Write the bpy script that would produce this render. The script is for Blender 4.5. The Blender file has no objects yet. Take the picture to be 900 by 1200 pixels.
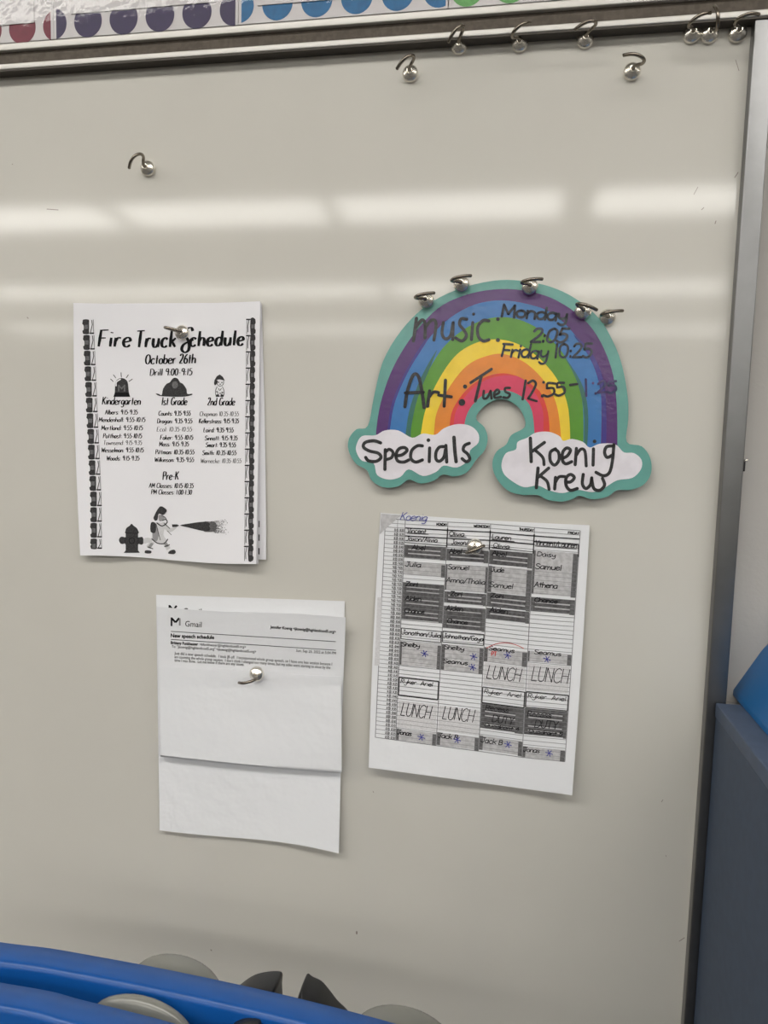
import bpy, bmesh, math, random
from math import sin, cos, pi, radians as rad
from mathutils import Vector, Matrix
from mathutils.geometry import tessellate_polygon
random.seed(7)
SC = bpy.context.scene
COL = SC.collection

# ------------------------------------------------------------------ camera, world, exposure
F_PX, YAW, PITCH, ROLL, DIST, CAM_Z = 862.468, 0.18104954, -0.09172083, -0.02893378, 0.756758, 1.5
CAM_R = (Matrix.Rotation(YAW, 3, 'Z') @ Matrix.Rotation(PITCH, 3, 'X') @ Matrix.Rotation(ROLL, 3, 'Y'))
_r, _f, _u = CAM_R.col[0], CAM_R.col[1], CAM_R.col[2]
cam = bpy.data.objects.new('camera', bpy.data.cameras.new('camera'))
COL.objects.link(cam)
cam.data.sensor_fit = 'VERTICAL'; cam.data.sensor_height = 24.0
cam.data.lens = 24.0 * F_PX / 1200.0
cam.data.clip_start = 0.01
m4 = Matrix.Identity(4)
for i in range(3):
    m4[i][0] = _r[i]; m4[i][1] = _u[i]; m4[i][2] = -_f[i]
m4[0][3], m4[1][3], m4[2][3] = 0.0, -DIST, CAM_Z
cam.matrix_world = m4
SC.camera = cam
world = bpy.data.worlds.new('world'); SC.world = world; world.use_nodes = True
world.node_tree.nodes['Background'].inputs[0].default_value = (0.6, 0.62, 0.65, 1)
world.node_tree.nodes['Background'].inputs[1].default_value = 0.05
vs = SC.view_settings
vs.view_transform = 'Standard'; vs.look = 'None'; vs.gamma = 1.0; vs.use_curve_mapping = False
vs.exposure = -0.50
LAMP = 12.5          # radiance of the fluorescent diffusers

# ------------------------------------------------------------------ helpers
def ray(px, py):
    return CAM_R @ Vector(((px - 450) / F_PX, 1.0, (600 - py) / F_PX))
def W(px, py, h=0.0):
    """photo pixel -> point standing h metres in front of the board plane (y = 0)"""
    d = ray(px, py); t = (DIST - h) / d.y
    return Vector((d.x * t, -DIST + d.y * t, CAM_Z + d.z * t))
def WZ(px, py, z):
    d = ray(px, py); t = (z - CAM_Z) / d.z
    return Vector((d.x * t, -DIST + d.y * t, z))
def lin(c):
    c = c / 255.0
    return c / 12.92 if c <= 0.04045 else ((c + 0.055) / 1.055) ** 2.4
def rgb(r, g, b, k=1.0):
    return (lin(r) * k, lin(g) * k, lin(b) * k, 1)

def material(name, color, rough=0.6, metal=0.0, noise=0.0, nscale=30.0, bump=0.0, bscale=60.0, bdist=0.001,
             coat=0.0, coat_rough=0.1, spec=0.5, alpha=1.0, emit=None, coat_bump=False, color2=None, lo=0.4, hi=0.6, aniso=0.0):
    m = bpy.data.materials.new(name); m.use_nodes = True
    nt = m.node_tree; p = nt.nodes['Principled BSDF']; L = nt.links.new
    p.inputs['Base Color'].default_value = color
    p.inputs['Roughness'].default_value = rough
    p.inputs['Metallic'].default_value = metal
    p.inputs['Specular IOR Level'].default_value = spec
    p.inputs['Coat Weight'].default_value = coat
    p.inputs['Coat Roughness'].default_value = coat_rough
    p.inputs['Alpha'].default_value = alpha
    if aniso:
        p.inputs['Anisotropic'].default_value = aniso
    tc = nt.nodes.new('ShaderNodeNewGeometry')
    if noise or color2:
        n = nt.nodes.new('ShaderNodeTexNoise'); n.inputs['Scale'].default_value = nscale; n.inputs['Detail'].default_value = 5
        L(tc.outputs['Position'], n.inputs['Vector'])
        mr = nt.nodes.new('ShaderNodeMapRange')
        mr.inputs[1].default_value = lo; mr.inputs[2].default_value = hi
        L(n.outputs['Fac'], mr.inputs[0])
        mx = nt.nodes.new('ShaderNodeMix'); mx.data_type = 'RGBA'
        L(mr.outputs[0], mx.inputs[0])
        c2 = color2 or tuple(min(1, c * (1 + noise)) for c in color[:3]) + (1,)
        c1 = color if color2 else tuple(c * (1 - noise) for c in color[:3]) + (1,)
        mx.inputs[6].default_value = c1; mx.inputs[7].default_value = c2
        L(mx.outputs[2], p.inputs['Base Color'])
    if bump:
        n = nt.nodes.new('ShaderNodeTexNoise'); n.inputs['Scale'].default_value = bscale; n.inputs['Detail'].default_value = 3
        L(tc.outputs['Position'], n.inputs['Vector'])
        b = nt.nodes.new('ShaderNodeBump'); b.inputs['Strength'].default_value = bump; b.inputs['Distance'].default_value = bdist
        L(n.outputs['Fac'], b.inputs['Height'])
        if coat_bump:
            L(b.outputs[0], p.inputs['Coat Normal'])
        else:
            L(b.outputs[0], p.inputs['Normal'])
            if coat: L(b.outputs[0], p.inputs['Coat Normal'])
    if emit:
        p.inputs['Emission Color'].default_value = emit[0]
        p.inputs['Emission Strength'].default_value = emit[1]
    return m

M = {}
M['board'] = material('glossy_steel_writing_surface', rgb(206, 203, 194), rough=0.45, spec=0.25, coat=1.0, coat_rough=0.072,
                      bump=0.05, bscale=350, bdist=0.0004, coat_bump=True, noise=0.015, nscale=5)
M['alu'] = material('satin_aluminium', rgb(134, 134, 134), rough=0.36, metal=1.0, noise=0.03, nscale=40)
M['lip'] = material('light_anodised_aluminium', rgb(196, 193, 187), rough=0.42, metal=0.45)
M['tack'] = material('brown_grey_tack_strip', rgb(92, 84, 75), rough=0.85, noise=0.12, nscale=180, bump=0.3, bscale=500, bdist=0.0004)
M['wall'] = material('painted_wall', rgb(180, 176, 170), rough=0.7, bump=0.35, bscale=170, bdist=0.0012)
M['roomwall'] = material('room_wall_paint', rgb(142, 139, 134), rough=0.8, noise=0.03, nscale=3)
M['ceiling'] = material('ceiling_tile', rgb(214, 210, 202), rough=0.9, noise=0.04, nscale=120)
M['floor'] = material('floor_tile', rgb(60, 57, 54), rough=0.5, noise=0.1, nscale=25)
M['lamp'] = material('lamp_diffuser', rgb(255, 250, 238), rough=0.5, emit=((1.0, 0.975, 0.93, 1), LAMP))
M['lamp_trim'] = material('lamp_frame_white', rgb(225, 225, 222), rough=0.5)
M['paper'] = material('white_paper', rgb(238, 237, 240), rough=0.8, spec=0.2, bump=0.12, bscale=28, bdist=0.004)
M['paper2'] = material('white_copy_paper', rgb(230, 231, 233), rough=0.8, spec=0.2, bump=0.35, bscale=26, bdist=0.005)
M['ink'] = material('black_print', rgb(18, 18, 20), rough=0.7, spec=0.2)
M['ink_soft'] = material('dark_grey_print', rgb(62, 61, 62), rough=0.8, spec=0.2, noise=0.3, nscale=900)
M['ink_mid'] = material('mid_grey_print', rgb(110, 109, 110), rough=0.8, spec=0.2, noise=0.2, nscale=900)
M['ink_pale'] = material('pale_grey_print', rgb(155, 154, 155), rough=0.8, spec=0.2)
M['ink_vpale'] = material('very_pale_grey_print', rgb(212, 211, 212), rough=0.8, spec=0.2, noise=0.05, nscale=700)
M['line'] = material('thin_table_rule', rgb(138, 138, 140), rough=0.8, spec=0.2)
M['pen'] = material('dark_pen', rgb(36, 35, 38), rough=0.7, spec=0.2)
M['dark_hl'] = material('dark_copied_highlighter', rgb(92, 91, 92), rough=0.8, spec=0.2, noise=0.22, nscale=320)
M['light_hl'] = material('light_copied_highlighter', rgb(190, 189, 190), rough=0.8, spec=0.2, noise=0.1, nscale=240)
M['edge_hl'] = material('highlighter_overlap', rgb(104, 103, 104), rough=0.8, spec=0.2, noise=0.15, nscale=350)
M['blue_pen'] = material('blue_ball_pen', rgb(62, 66, 150), rough=0.6)
M['red_pen'] = material('red_ball_pen', rgb(205, 70, 62), rough=0.6)
M['nickel'] = material('polished_nickel', rgb(248, 244, 234), rough=0.27, metal=0.95, noise=0.05, nscale=300)
M['nickel_wire'] = material('nickel_hook_wire', rgb(140, 132, 121), rough=0.25, metal=1.0)
M['marker'] = material('black_marker', rgb(24, 24, 26), rough=0.45, color2=rgb(56, 56, 58), nscale=260, lo=0.45, hi=0.75, coat=0.3)
M['marker_soft'] = material('smudged_marker', rgb(30, 34, 42), rough=0.45, color2=rgb(60, 70, 82), nscale=220, lo=0.4, hi=0.7, coat=0.3)
M['marker_faint'] = material('faded_marker', rgb(38, 42, 84), rough=0.35, color2=rgb(70, 48, 104), nscale=200, lo=0.4, hi=0.65, coat=0.3)
def card_mat(name, c):
    return material(name, c, rough=0.45, spec=0.4, noise=0.04, nscale=60, coat=0.8, coat_rough=0.05, bump=0.6, bscale=240, bdist=0.0006, coat_bump=True)
M['teal'] = card_mat('laminated_teal', rgb(96, 158, 148))
M['purple'] = card_mat('laminated_purple', rgb(78, 32, 104))
M['indigo'] = card_mat('laminated_indigo', rgb(58, 46, 128))
M['blue'] = card_mat('laminated_blue', rgb(50, 114, 176))
M['dgreen'] = card_mat('laminated_dark_green', rgb(46, 104, 92))
M['green'] = card_mat('laminated_green', rgb(82, 142, 32))
M['yellow'] = card_mat('laminated_yellow', rgb(236, 204, 44))
M['orange'] = card_mat('laminated_orange', rgb(224, 132, 34))
M['red'] = card_mat('laminated_red', rgb(214, 60, 48))
M['pink'] = card_mat('laminated_pink', rgb(210, 56, 92))
M['cloud'] = card_mat('laminated_white', rgb(226, 222, 228))
M['blueplastic'] = material('blue_plastic', rgb(12, 78, 150), rough=0.34, spec=0.5, noise=0.03, nscale=40)
M['greyplastic'] = material('grey_glossy_plastic', rgb(128, 128, 121), rough=0.2, spec=0.6)
M['blackplastic'] = material('black_leatherette', rgb(30, 30, 31), rough=0.4, spec=0.5, bump=0.2, bscale=400, bdist=0.0005)
M['navy'] = material('slate_blue_laminate', rgb(56, 70, 90), rough=0.6, noise=0.05, nscale=90)
M['navytop'] = material('slate_blue_edge', rgb(70, 84, 106), rough=0.55, noise=0.05, nscale=90)
M['binblue'] = material('bright_blue_plastic', rgb(24, 104, 166), rough=0.4)
def film(name):
    m = material(name, (1, 1, 1, 1), bump=0.6, bscale=34, bdist=0.004)
    nt = m.node_tree; L = nt.links.new
    b = next(n for n in nt.nodes if n.type == 'BUMP'); out = next(n for n in nt.nodes if n.type == 'OUTPUT_MATERIAL')
    tr = nt.nodes.new('ShaderNodeBsdfTransparent'); gl = nt.nodes.new('ShaderNodeBsdfGlossy'); gl.inputs['Roughness'].default_value = 0.09
    L(b.outputs[0], gl.inputs['Normal']); mx = nt.nodes.new('ShaderNodeMixShader'); mx.inputs[0].default_value = 0.03
    L(tr.outputs[0], mx.inputs[1]); L(gl.outputs[0], mx.inputs[2]); L(mx.outputs[0], out.inputs[0])
    return m
M['plastic_film'] = film('clear_laminating_film')
M['cardstock'] = material('white_glossy_card', rgb(206, 202, 202), rough=0.5, coat=0.15, coat_rough=0.12, bump=0.5, bscale=120, bdist=0.0015)
M['dot_maroon'] = material('maroon_dot', rgb(116, 34, 54), rough=0.5, noise=0.1, nscale=200)
M['dot_purple'] = material('dark_purple_dot', rgb(50, 38, 78), rough=0.5, noise=0.1, nscale=200)
M['dot_blue'] = material('blue_dot', rgb(16, 100, 150), rough=0.5, noise=0.1, nscale=200)
M['dot_green'] = material('green_dot', rgb(96, 164, 88), rough=0.5, noise=0.1, nscale=200)
M['lip_shade'] = material('dark_lip_shade', rgb(84, 79, 72), rough=0.8)
M['dirt'] = material('scuff', rgb(148, 138, 130), rough=0.8)
M['steel_dark'] = material('dark_metal', rgb(60, 60, 62), rough=0.4, metal=0.8)

def link(name, verts, faces, mat, parent=None, smooth=False):
    me = bpy.data.meshes.new(name)
    me.from_pydata([tuple(v) for v in verts], [], faces)
    me.materials.append(mat)
    if smooth:
        for p in me.polygons: p.use_smooth = True
    me.update()
    o = bpy.data.objects.new(name, me); COL.objects.link(o)
    if parent: o.parent = parent; o.matrix_parent_inverse = parent.matrix_world.inverted()
    return o
def thing(name, label, cat, loc=(0, 0, 0), group=None):
    o = bpy.data.objects.new(name, None); COL.objects.link(o)
    o.location = loc; o.empty_display_size = 0.02
    o.matrix_world = Matrix.Translation(loc)
    o['label'] = label; o['category'] = cat
    if group: o['group'] = group
    return o
def tag(o, label, cat, group=None):
    o['label'] = label; o['category'] = cat
    if group: o['group'] = group
    return o
def box_vf(x0, x1, y0, y1, z0, z1):
    v = [(x, y, z) for x in (x0, x1) for y in (y0, y1) for z in (z0, z1)]
    f = [(0, 1, 3, 2), (4, 6, 7, 5), (0, 4, 5, 1), (2, 3, 7, 6), (0, 2, 6, 4), (1, 5, 7, 3)]
    return v, f
def box(name, x0, x1, y0, y1, z0, z1, mat, parent=None, bevel=0.0, kind=None):
    v, f = box_vf(x0, x1, y0, y1, z0, z1)
    bm = bmesh.new()
    vs_ = [bm.verts.new(p) for p in v]
    for q in f: bm.faces.new([vs_[i] for i in q])
    if bevel: bmesh.ops.bevel(bm, geom=bm.edges[:], offset=bevel, segments=3, affect='EDGES', profile=0.6)
    bmesh.ops.recalc_face_normals(bm, faces=bm.faces[:])
    me = bpy.data.meshes.new(name); bm.to_mesh(me); bm.free(); me.materials.append(mat)
    if bevel:
        for p in me.polygons: p.use_smooth = True
    o = bpy.data.objects.new(name, me); COL.objects.link(o)
    if parent: o.parent = parent; o.matrix_parent_inverse = parent.matrix_world.inverted()
    if kind: o['kind'] = kind
    return o
def boxes(name, lst, mat, parent=None, kind=None):
    V, F = [], []
    for b in lst:
        v, f = box_vf(*b); n = len(V); V += v; F += [tuple(i + n for i in q) for q in f]
    o = link(name, V, F, mat, parent)
    if kind: o['kind'] = kind
    return o
def catmull(pts, n=5, closed=False):
    P = [Vector(p) for p in pts]; out = []; N = len(P)
    if N < 3: return P
    for i in range(N if closed else N - 1):
        if closed: a, b, c, d = P[i - 1], P[i], P[(i + 1) % N], P[(i + 2) % N]
        else: a, b, c, d = P[max(i - 1, 0)], P[i], P[i + 1], P[min(i + 2, N - 1)]
        for k in range(n):
            t = k / n
            out.append(0.5 * ((2 * b) + (-a + c) * t + (2 * a - 5 * b + 4 * c - d) * t * t + (-a + 3 * b - 3 * c + d) * t ** 3))
    if not closed: out.append(P[-1])
    return out

# ---- flat shapes drawn in photo coordinates and laid on a surface
class Ink:
    """collects 2-D shapes (photo pixel coordinates) and lays them on a surface as one mesh"""
    def __init__(self, surf, lift=0.0003): self.v = []; self.f = []; self.surf = surf; self.lift = lift
    def put(self, verts, faces):
        n = len(self.v); self.v += [(p[0], p[1]) for p in verts]; self.f += [tuple(i + n for i in q) for q in faces]
    def poly(self, pts):
        pts = [(p[0], p[1]) for p in pts]
        tris = tessellate_polygon([[Vector((p[0], p[1], 0)) for p in pts]])
        self.put(pts, [tuple(t) for t in tris])
    def quad(self, a, b, c, d, nx=6, ny=2):
        vs_, fs = [], []
        for j in range(ny + 1):
            for i in range(nx + 1):
                s, t = i / nx, j / ny
                p = [(a[k] * (1 - s) + b[k] * s) * (1 - t) + (d[k] * (1 - s) + c[k] * s) * t for k in (0, 1)]
                vs_.append(p)
        for j in range(ny):
            for i in range(nx):
                q = j * (nx + 1) + i; fs.append((q, q + 1, q + nx + 2, q + nx + 1))
        self.put(vs_, fs)
    def disc(self, cx, cy, rx, ry=None, n=14):
        ry = ry or rx
        self.put([(cx, cy)] + [(cx + rx * cos(2 * pi * i / n), cy + ry * sin(2 * pi * i / n)) for i in range(n)],
                 [(0, i + 1, (i + 1) % n + 1) for i in range(n)])
    def stroke(self, pts, w, caps=True, brush=False):
        P = [Vector((p[0], p[1])) for p in pts]
        Q = [P[0]]
        for p in P[1:]:
            if (p - Q[-1]).length > 1e-4: Q.append(p)
        for i in range(1, len(Q) - 1):              # break the ribbon at sharp corners
            a, b = Q[i] - Q[i - 1], Q[i + 1] - Q[i]
            if a.normalized().dot(b.normalized()) < 0.3:
                self.stroke(Q[:i + 1], w, caps, brush); self.stroke(Q[i:], w, caps, brush); return
        if len(Q) < 2:
            self.disc(Q[0].x, Q[0].y, w * 0.6, n=8); return
        vs_, fs = [], []
        N = len(Q)
        for i, p in enumerate(Q):
            d = Q[min(i + 1, N - 1)] - Q[max(i - 1, 0)]
            if d.length < 1e-6: d = Vector((1, 0))
            d.normalize(); n = Vector((-d.y, d.x))
            ww = w * (0.50 + 0.68 * abs(d.y) ** 1.5) if brush else w
            if brush and i in (0, N - 1): ww *= 0.75
            vs_ += [p + n * ww / 2, p - n * ww / 2]
        for i in range(N - 1): fs.append((2 * i, 2 * i + 1, 2 * i + 3, 2 * i + 2))
        self.put(vs_, fs)
        if caps and w > 0.9 and not brush:
            self.disc(Q[0].x, Q[0].y, w / 2, n=10); self.disc(Q[-1].x, Q[-1].y, w / 2, n=10)
    def build(self, name, mat, parent, label=None, kind=None):
        if not self.v: return None
        V = [W(x, y, self.surf(x, y) + self.lift) for x, y in self.v]
        fs = []
        for q in self.f:                     # all faces look at the room
            a = sum(self.v[q[i]][0] * self.v[q[(i + 1) % len(q)]][1] - self.v[q[(i + 1) % len(q)]][0] * self.v[q[i]][1] for i in range(len(q)))
            fs.append(tuple(reversed(q)) if a > 0 else q)
        o = link(name, V, fs, mat, parent)
        if label: o['label'] = label
        if kind: o['kind'] = kind
        return o

# ---- single-stroke alphabet: units, baseline 0, x-height 6, capitals 10; '~' = smooth stroke
G = {
'a': ("~4.8 5.2 3 6.2 .9 5 .3 2.5 1.5 .2 3.5 .6 4.8 3|4.9 6 5 0", 5.8), 'b': (".5 10 .5 0|~.5 4 2 5.8 3.8 5.8 4.9 4.2 4.8 1.8 3 0 .5 1", 5.6),
'c': ("~4.8 5 3 6.2 1 5 .4 3 1 .8 3 -.1 5 1", 5.4), 'd': ("~4.8 5 3 6.1 .9 5 .3 2.5 1.5 .2 3.5 .4 4.8 2.5|5 10 5 0", 5.8),
'e': ("~.6 3 3 3.4 4.8 4.2 4 5.8 2.5 6.1 .8 4.8 .4 2.5 1.5 .3 3.3 0 5 1.2", 5.5), 'f': ("~4.2 9.2 2.9 10 1.9 8.8 1.7 5 1.7 0|0 6 3.8 6", 4.2),
'g': ("~4.8 5.4 3 6.2 .9 5 .3 3 1.5 .8 3.5 1 4.8 3|~4.9 6 5 1 4.6 -2.2 2.6 -3.6 .8 -2.6", 5.8), 'h': (".5 10 .5 0|~.5 3.5 2 5.8 3.8 5.8 4.8 4 4.8 0", 5.5),
'i': ("1 6 1 0|1 8.3 1 8.9", 2), 'j': ("~2 6 2 0 1.6 -2.6 .2 -3.2|2 8.3 2 8.9", 3), 'k': (".5 10 .5 0|4.4 6 .6 2.6|1.8 3.6 4.8 0", 5),
'l': ("1 10 1 0", 2), 'm': (".5 6 .5 0|~.5 3.8 1.8 5.9 3.2 5.6 3.8 4 3.8 0|~3.8 3.8 5.2 5.9 6.7 5.6 7.2 4 7.2 0", 8),
'n': (".5 6 .5 0|~.5 3.6 2 5.9 3.8 5.7 4.8 4 4.8 0", 5.5), 'o': ("~2.8 6 1 5 .4 3 1.2 .6 2.9 0 4.6 1 5 3.2 4.3 5.2 2.8 6", 5.6),
'p': (".5 6 .5 -3.6|~.5 4 2 5.8 3.8 5.8 4.9 4.2 4.6 1.8 3 .2 .5 1", 5.6), 'q': ("~4.8 5.4 3 6.2 .9 5 .3 3 1.5 .6 3.5 .8 4.8 3|4.9 6 4.9 -3.6", 5.8),
'r': (".5 6 .5 0|~.5 3.4 1.6 5.4 2.8 6 4 5.6", 4.2), 's': ("~4.2 5.2 2.6 6.1 .9 5.3 1 3.8 3 2.9 4.3 1.8 3.6 .3 2 -.1 .4 .8", 4.9),
't': ("1.9 9 1.9 0|.2 6.2 3.8 6.2", 4.2), 'u': ("~.5 6 .5 2.2 1.6 .1 3.4 .3 4.7 2.2|4.8 6 4.8 0", 5.6), 'v': (".3 6 2.5 0 4.7 6", 5.1),
'w': (".3 6 1.8 0 3.6 5 5.4 0 6.9 6", 7.3), 'x': (".4 6 4.6 0|4.6 6 .4 0", 5.1), 'y': ("~.5 6 .7 3 2 1.6 3.8 2.4 4.7 4|~4.8 6 4.8 0 4 -3 2 -3.6 .6 -2.6", 5.6),
'z': (".5 6 4.6 6 .5 0 4.8 0", 5.2),
'A': (".2 0 3.2 10 6.2 0|1.2 3.6 5.2 3.6", 6.6), 'B': ("~.6 0 .6 5 .6 10|~.6 10 4 9.8 4.8 7.6 3.6 5.6 .8 5.2 4.4 4.8 5.4 2.4 3.8 .2 .6 0", 6),
'C': ("~6 8.6 4 10 1.6 8.8 .4 5.4 1 1.8 3 0 5 .3 6.2 1.6", 6.6), 'D': (".6 0 .6 10|~.6 10 3.6 9.6 6 7.4 6.2 4 4.6 1 2.4 .1 .6 0", 6.9),
'E': ("5.2 10 .6 10 .6 0 5.4 0|.6 5.2 4.4 5.2", 5.9), 'F': (".9 10 .6 0|0 10 5.8 10.2|.8 5.2 4.6 5.3", 5.8),
'G': ("~6 8.6 4 10 1.6 8.8 .4 5.4 1 1.8 3.2 0 5.4 .6 6.2 2.2 6.2 4.4|3.8 4.5 6.3 4.5", 7), 'H': (".5 10 .5 0|5.8 10 5.8 0|.5 5 5.8 5", 6.6),
'I': ("1 10 1 0", 2.2), 'J': ("~4 10 4 3 3 .4 1.4 0 .2 1.6|1.8 10 5.6 10", 5.4), 'K': (".6 10 .6 0|5.4 10 .8 4.6|2 5.8 5.8 0", 6.2),
'L': (".6 10 .6 0 5 0", 5.4), 'M': (".5 0 .9 10 3.8 2.6 6.8 10 7.2 0", 7.9), 'N': (".5 0 .5 10 5.8 0 5.8 10", 6.5),
'O': ("~3.4 10 1.2 8.6 .3 5 1.2 1.4 3.4 0 5.6 1.4 6.5 5 5.6 8.6 3.4 10", 7), 'P': (".6 0 .6 10|~.6 10 4.4 9.6 5.2 7.4 4 5 .6 4.6", 5.8),
'Q': ("~3.4 10 1.2 8.6 .3 5 1.2 1.4 3.4 0 5.6 1.4 6.5 5 5.6 8.6 3.4 10|4 2.6 6.4 -.8", 7), 'R': (".6 0 .6 10|~.6 10 4.4 9.6 5.2 7.6 4 5.4 .6 5|2.6 5 5.4 0", 6),
'S': ("~5.4 8.6 3.8 10 1.2 9.2 .8 7 2.8 5.4 5 4 5.4 1.8 3.6 0 1.6 .2 .3 1.6", 6), 'T': ("3.1 10 3 0|0 10 6.2 10.2", 6.4),
'U': ("~.5 10 .5 3 1.6 .4 3.4 0 5 1 5.6 3.4 5.6 10", 6.3), 'V': (".3 10 3 0 5.8 10", 6.1), 'W': (".3 10 2.2 0 4.4 8 6.6 0 8.6 10", 9),
'X': (".4 10 5.6 0|5.6 10 .4 0", 6), 'Y': (".4 10 3 5 5.6 10|3 5 3 0", 6), 'Z': (".4 10 5.4 10 .4 0 5.6 0", 6),
'0': ("~2.6 10 .8 8.4 .4 5 .9 1.4 2.6 0 4.3 1.4 4.8 5 4.4 8.4 2.6 10", 5.4), '1': ("1.6 10 1.4 0", 2.8), '2': ("~.6 8 1.6 9.8 3.6 9.8 4.5 8 3.8 5.2 .4 .2|.4 .2 5 .2", 5.4),
'3': ("~.6 9 2.4 10 4.2 8.8 3.6 6.2 2 5.4 4 5 4.8 2.6 3.6 .3 1.8 0 .3 1.2", 5.3), '4': ("3.6 10 .3 3.6 5.2 3.6|3.8 7 3.8 0", 5.6),
'5': ("4.6 10 1.2 10 .8 5.8|~.8 5.6 2.6 6.3 4.5 5 4.6 2.4 3.2 .3 1.6 0 .3 1", 5.3), '6': ("~4.2 9.8 2 7.8 .6 4.4 .8 1.4 2.6 0 4.5 1.2 4.7 3.6 3.2 5.2 1.2 4.4", 5.3),
'7': (".4 10 4.8 10 1.8 0", 5.2), '8': ("~2.6 5.4 .9 7.2 1.4 9.4 2.6 10 4 9.2 4.2 7.2 2.6 5.4 .6 3 1 .8 2.6 0 4.4 .8 4.6 3 2.6 5.4", 5.3),
'9': ("~4.4 7.4 3 5.4 1 5.8 .6 8.2 1.8 9.9 3.6 9.8 4.4 8 4.4 4 4.2 0", 5.2),
':': ("1 5 1 4.4|1 1 1 .4", 2), '.': ("1 .4 1 0", 1.8), ',': ("1.2 .6 .6 -1.2", 1.8), '-': (".4 3.6 3.2 3.6", 3.8), '/': ("0 -1 4 10.4", 4.4), "'": ("1 10 1 8", 1.8),
' ': ("", 3.4), '<': ("4 6 .6 3.2 4 .6", 4.4), '>': (".6 6 4 3.2 .6 .6", 4.4),
}
_cache = {}
def strokes(ch):
    if ch in _cache: return _cache[ch]
    s, adv = G.get(ch, G[' '])
    out = []
    for st in s.split('|') if s else []:
        sm = st.startswith('~'); v = [float(x) for x in st.lstrip('~').split()]
        p = [Vector((v[i], v[i + 1])) for i in range(0, len(v), 2)]
        if sm: p = catmull(p, 4)
        if sm: out.append(p); continue
        for a_, b_ in zip(p, p[1:]): out.append([a_, (a_ + b_) / 2, b_])
    _cache[ch] = (out, adv); return _cache[ch]
def write(ink, text, p0, p1, hgt, width, slant=0.0, brush=False, jitter=0.0, xs=1.0, track=0.0):
    """text on the baseline p0-p1 (photo pixels), capitals hgt high"""
    tot = sum(strokes(c)[1] + track for c in text) - track
    a, b = Vector(p0), Vector(p1); u = (b - a) / tot; e = (b - a).normalized()
    up = Vector((e.y, -e.x)) * (hgt / 10.0)
    x = 0.0
    for c in text:
        st, adv = strokes(c)
        jy = random.uniform(-jitter, jitter); js = 1 + random.uniform(-jitter, jitter) * 0.12
        adv += track
        if brush and c in ':.':
            for s in st:
                q = s[0]; cc = a + u * (x + q.x) + up * q.y + e * (slant * q.y * hgt / 10.0); ink.disc(cc.x, cc.y, width * .45, n=8)
            x += adv; continue
        for s in st:
            pts = []
            for i, q in enumerate(s):
                yy = q.y * js * (xs if q.y <= 6.5 and c.islower() else 1.0) + jy
                pts.append(a + u * (x + q.x) + up * yy + e * (slant * yy * hgt / 10.0))
            ink.stroke(pts, width, brush=brush)
        x += adv

def font_text(ink, text, p0, p1, hgt, bold=0.0):
    """built-in sans lettering fitted to the baseline p0-p1"""
    cu = bpy.data.curves.new('t', 'FONT'); cu.body = text; cu.resolution_u = 2; cu.offset = bold
    o = bpy.data.objects.new('t', cu); COL.objects.link(o)
    me = o.to_mesh()
    vs_ = [(v.co.x, v.co.y) for v in me.vertices]; fs = [tuple(p.vertices) for p in me.polygons]
    o.to_mesh_clear(); bpy.data.objects.remove(o); bpy.data.curves.remove(cu)
    if not vs_: return
    x0 = min(v[0] for v in vs_); x1 = max(v[0] for v in vs_)
    a, b = Vector(p0), Vector(p1); u = (b - a) / (x1 - x0); e = (b - a).normalized(); up = Vector((e.y, -e.x)) * (hgt / 0.7)
    ink.put([a + u * (x - x0) + up * y for x, y in vs_], fs)

# ------------------------------------------------------------------ the room
X0, X1, Y0, H = -6.6, 4.4, -8.6, 2.75
box('floor', X0, X1, Y0, 0.03, -0.05, 0, M['floor'], kind='structure')
box('ceiling', X0, X1, Y0, 0.03, H + 0.09, H + 0.14, M['ceiling'], kind='structure')
box('wall_front', X0, X1, 0.014, 0.06, 0, H + 0.09, M['wall'], kind='structure')
box('wall_back', X0, X1, Y0 - 0.05, Y0, 0, H + 0.09, M['roomwall'], kind='structure')
box('wall_left', X0 - 0.05, X0, Y0, 0.03, 0, H + 0.09, M['roomwall'], kind='structure')
box('wall_right', X1, X1 + 0.05, Y0, 0.03, 0, H + 0.09, M['roomwall'], kind='structure')
rows = [(-1.28, [-5.5, -4.22, -2.96, -1.69, -0.44, 0.90, 2.2, 3.5]),
        (-3.24, [-5.5, -4.22, -2.96, -1.69, -0.44, 0.90, 2.2, 3.5]),
        (-5.28, [-5.5, -4.26, -3.03, -1.78, -0.5, 0.85, 2.1, 3.4]),
        (-7.3, [-5.5, -4.26, -3.03, -1.78, -0.5, 0.85, 2.1, 3.4])]
rn = ['the row nearest the whiteboard', 'the second row from the whiteboard', 'the third row from the whiteboard', 'the row farthest from the whiteboard']
for (yy, xs_), rname in zip(rows, rn):
    for x, nth in zip(xs_, ('first', 'second', 'third', 'fourth', 'fifth', 'sixth', 'seventh', 'last')):
        t = thing('ceiling_light', nth + ' white fluorescent ceiling light from the left wall, ' + rname, 'ceiling light', (x, yy, H), 'ceiling lights of ' + rname)
        box('diffuser', x - .59, x + .59, yy - .21, yy + .21, H + 0.002, H + .012, M['lamp'], t)
        boxes('frame', [(x - .61, x + .61, yy - .30, yy - .21, H, H + .09), (x - .61, x + .61, yy + .21, yy + .30, H, H + .09),
                        (x - .61, x - .59, yy - .21, yy + .21, H, H + .09), (x + .59, x + .61, yy - .21, yy + .21, H, H + .09)], M['lamp_trim'], t)

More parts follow.
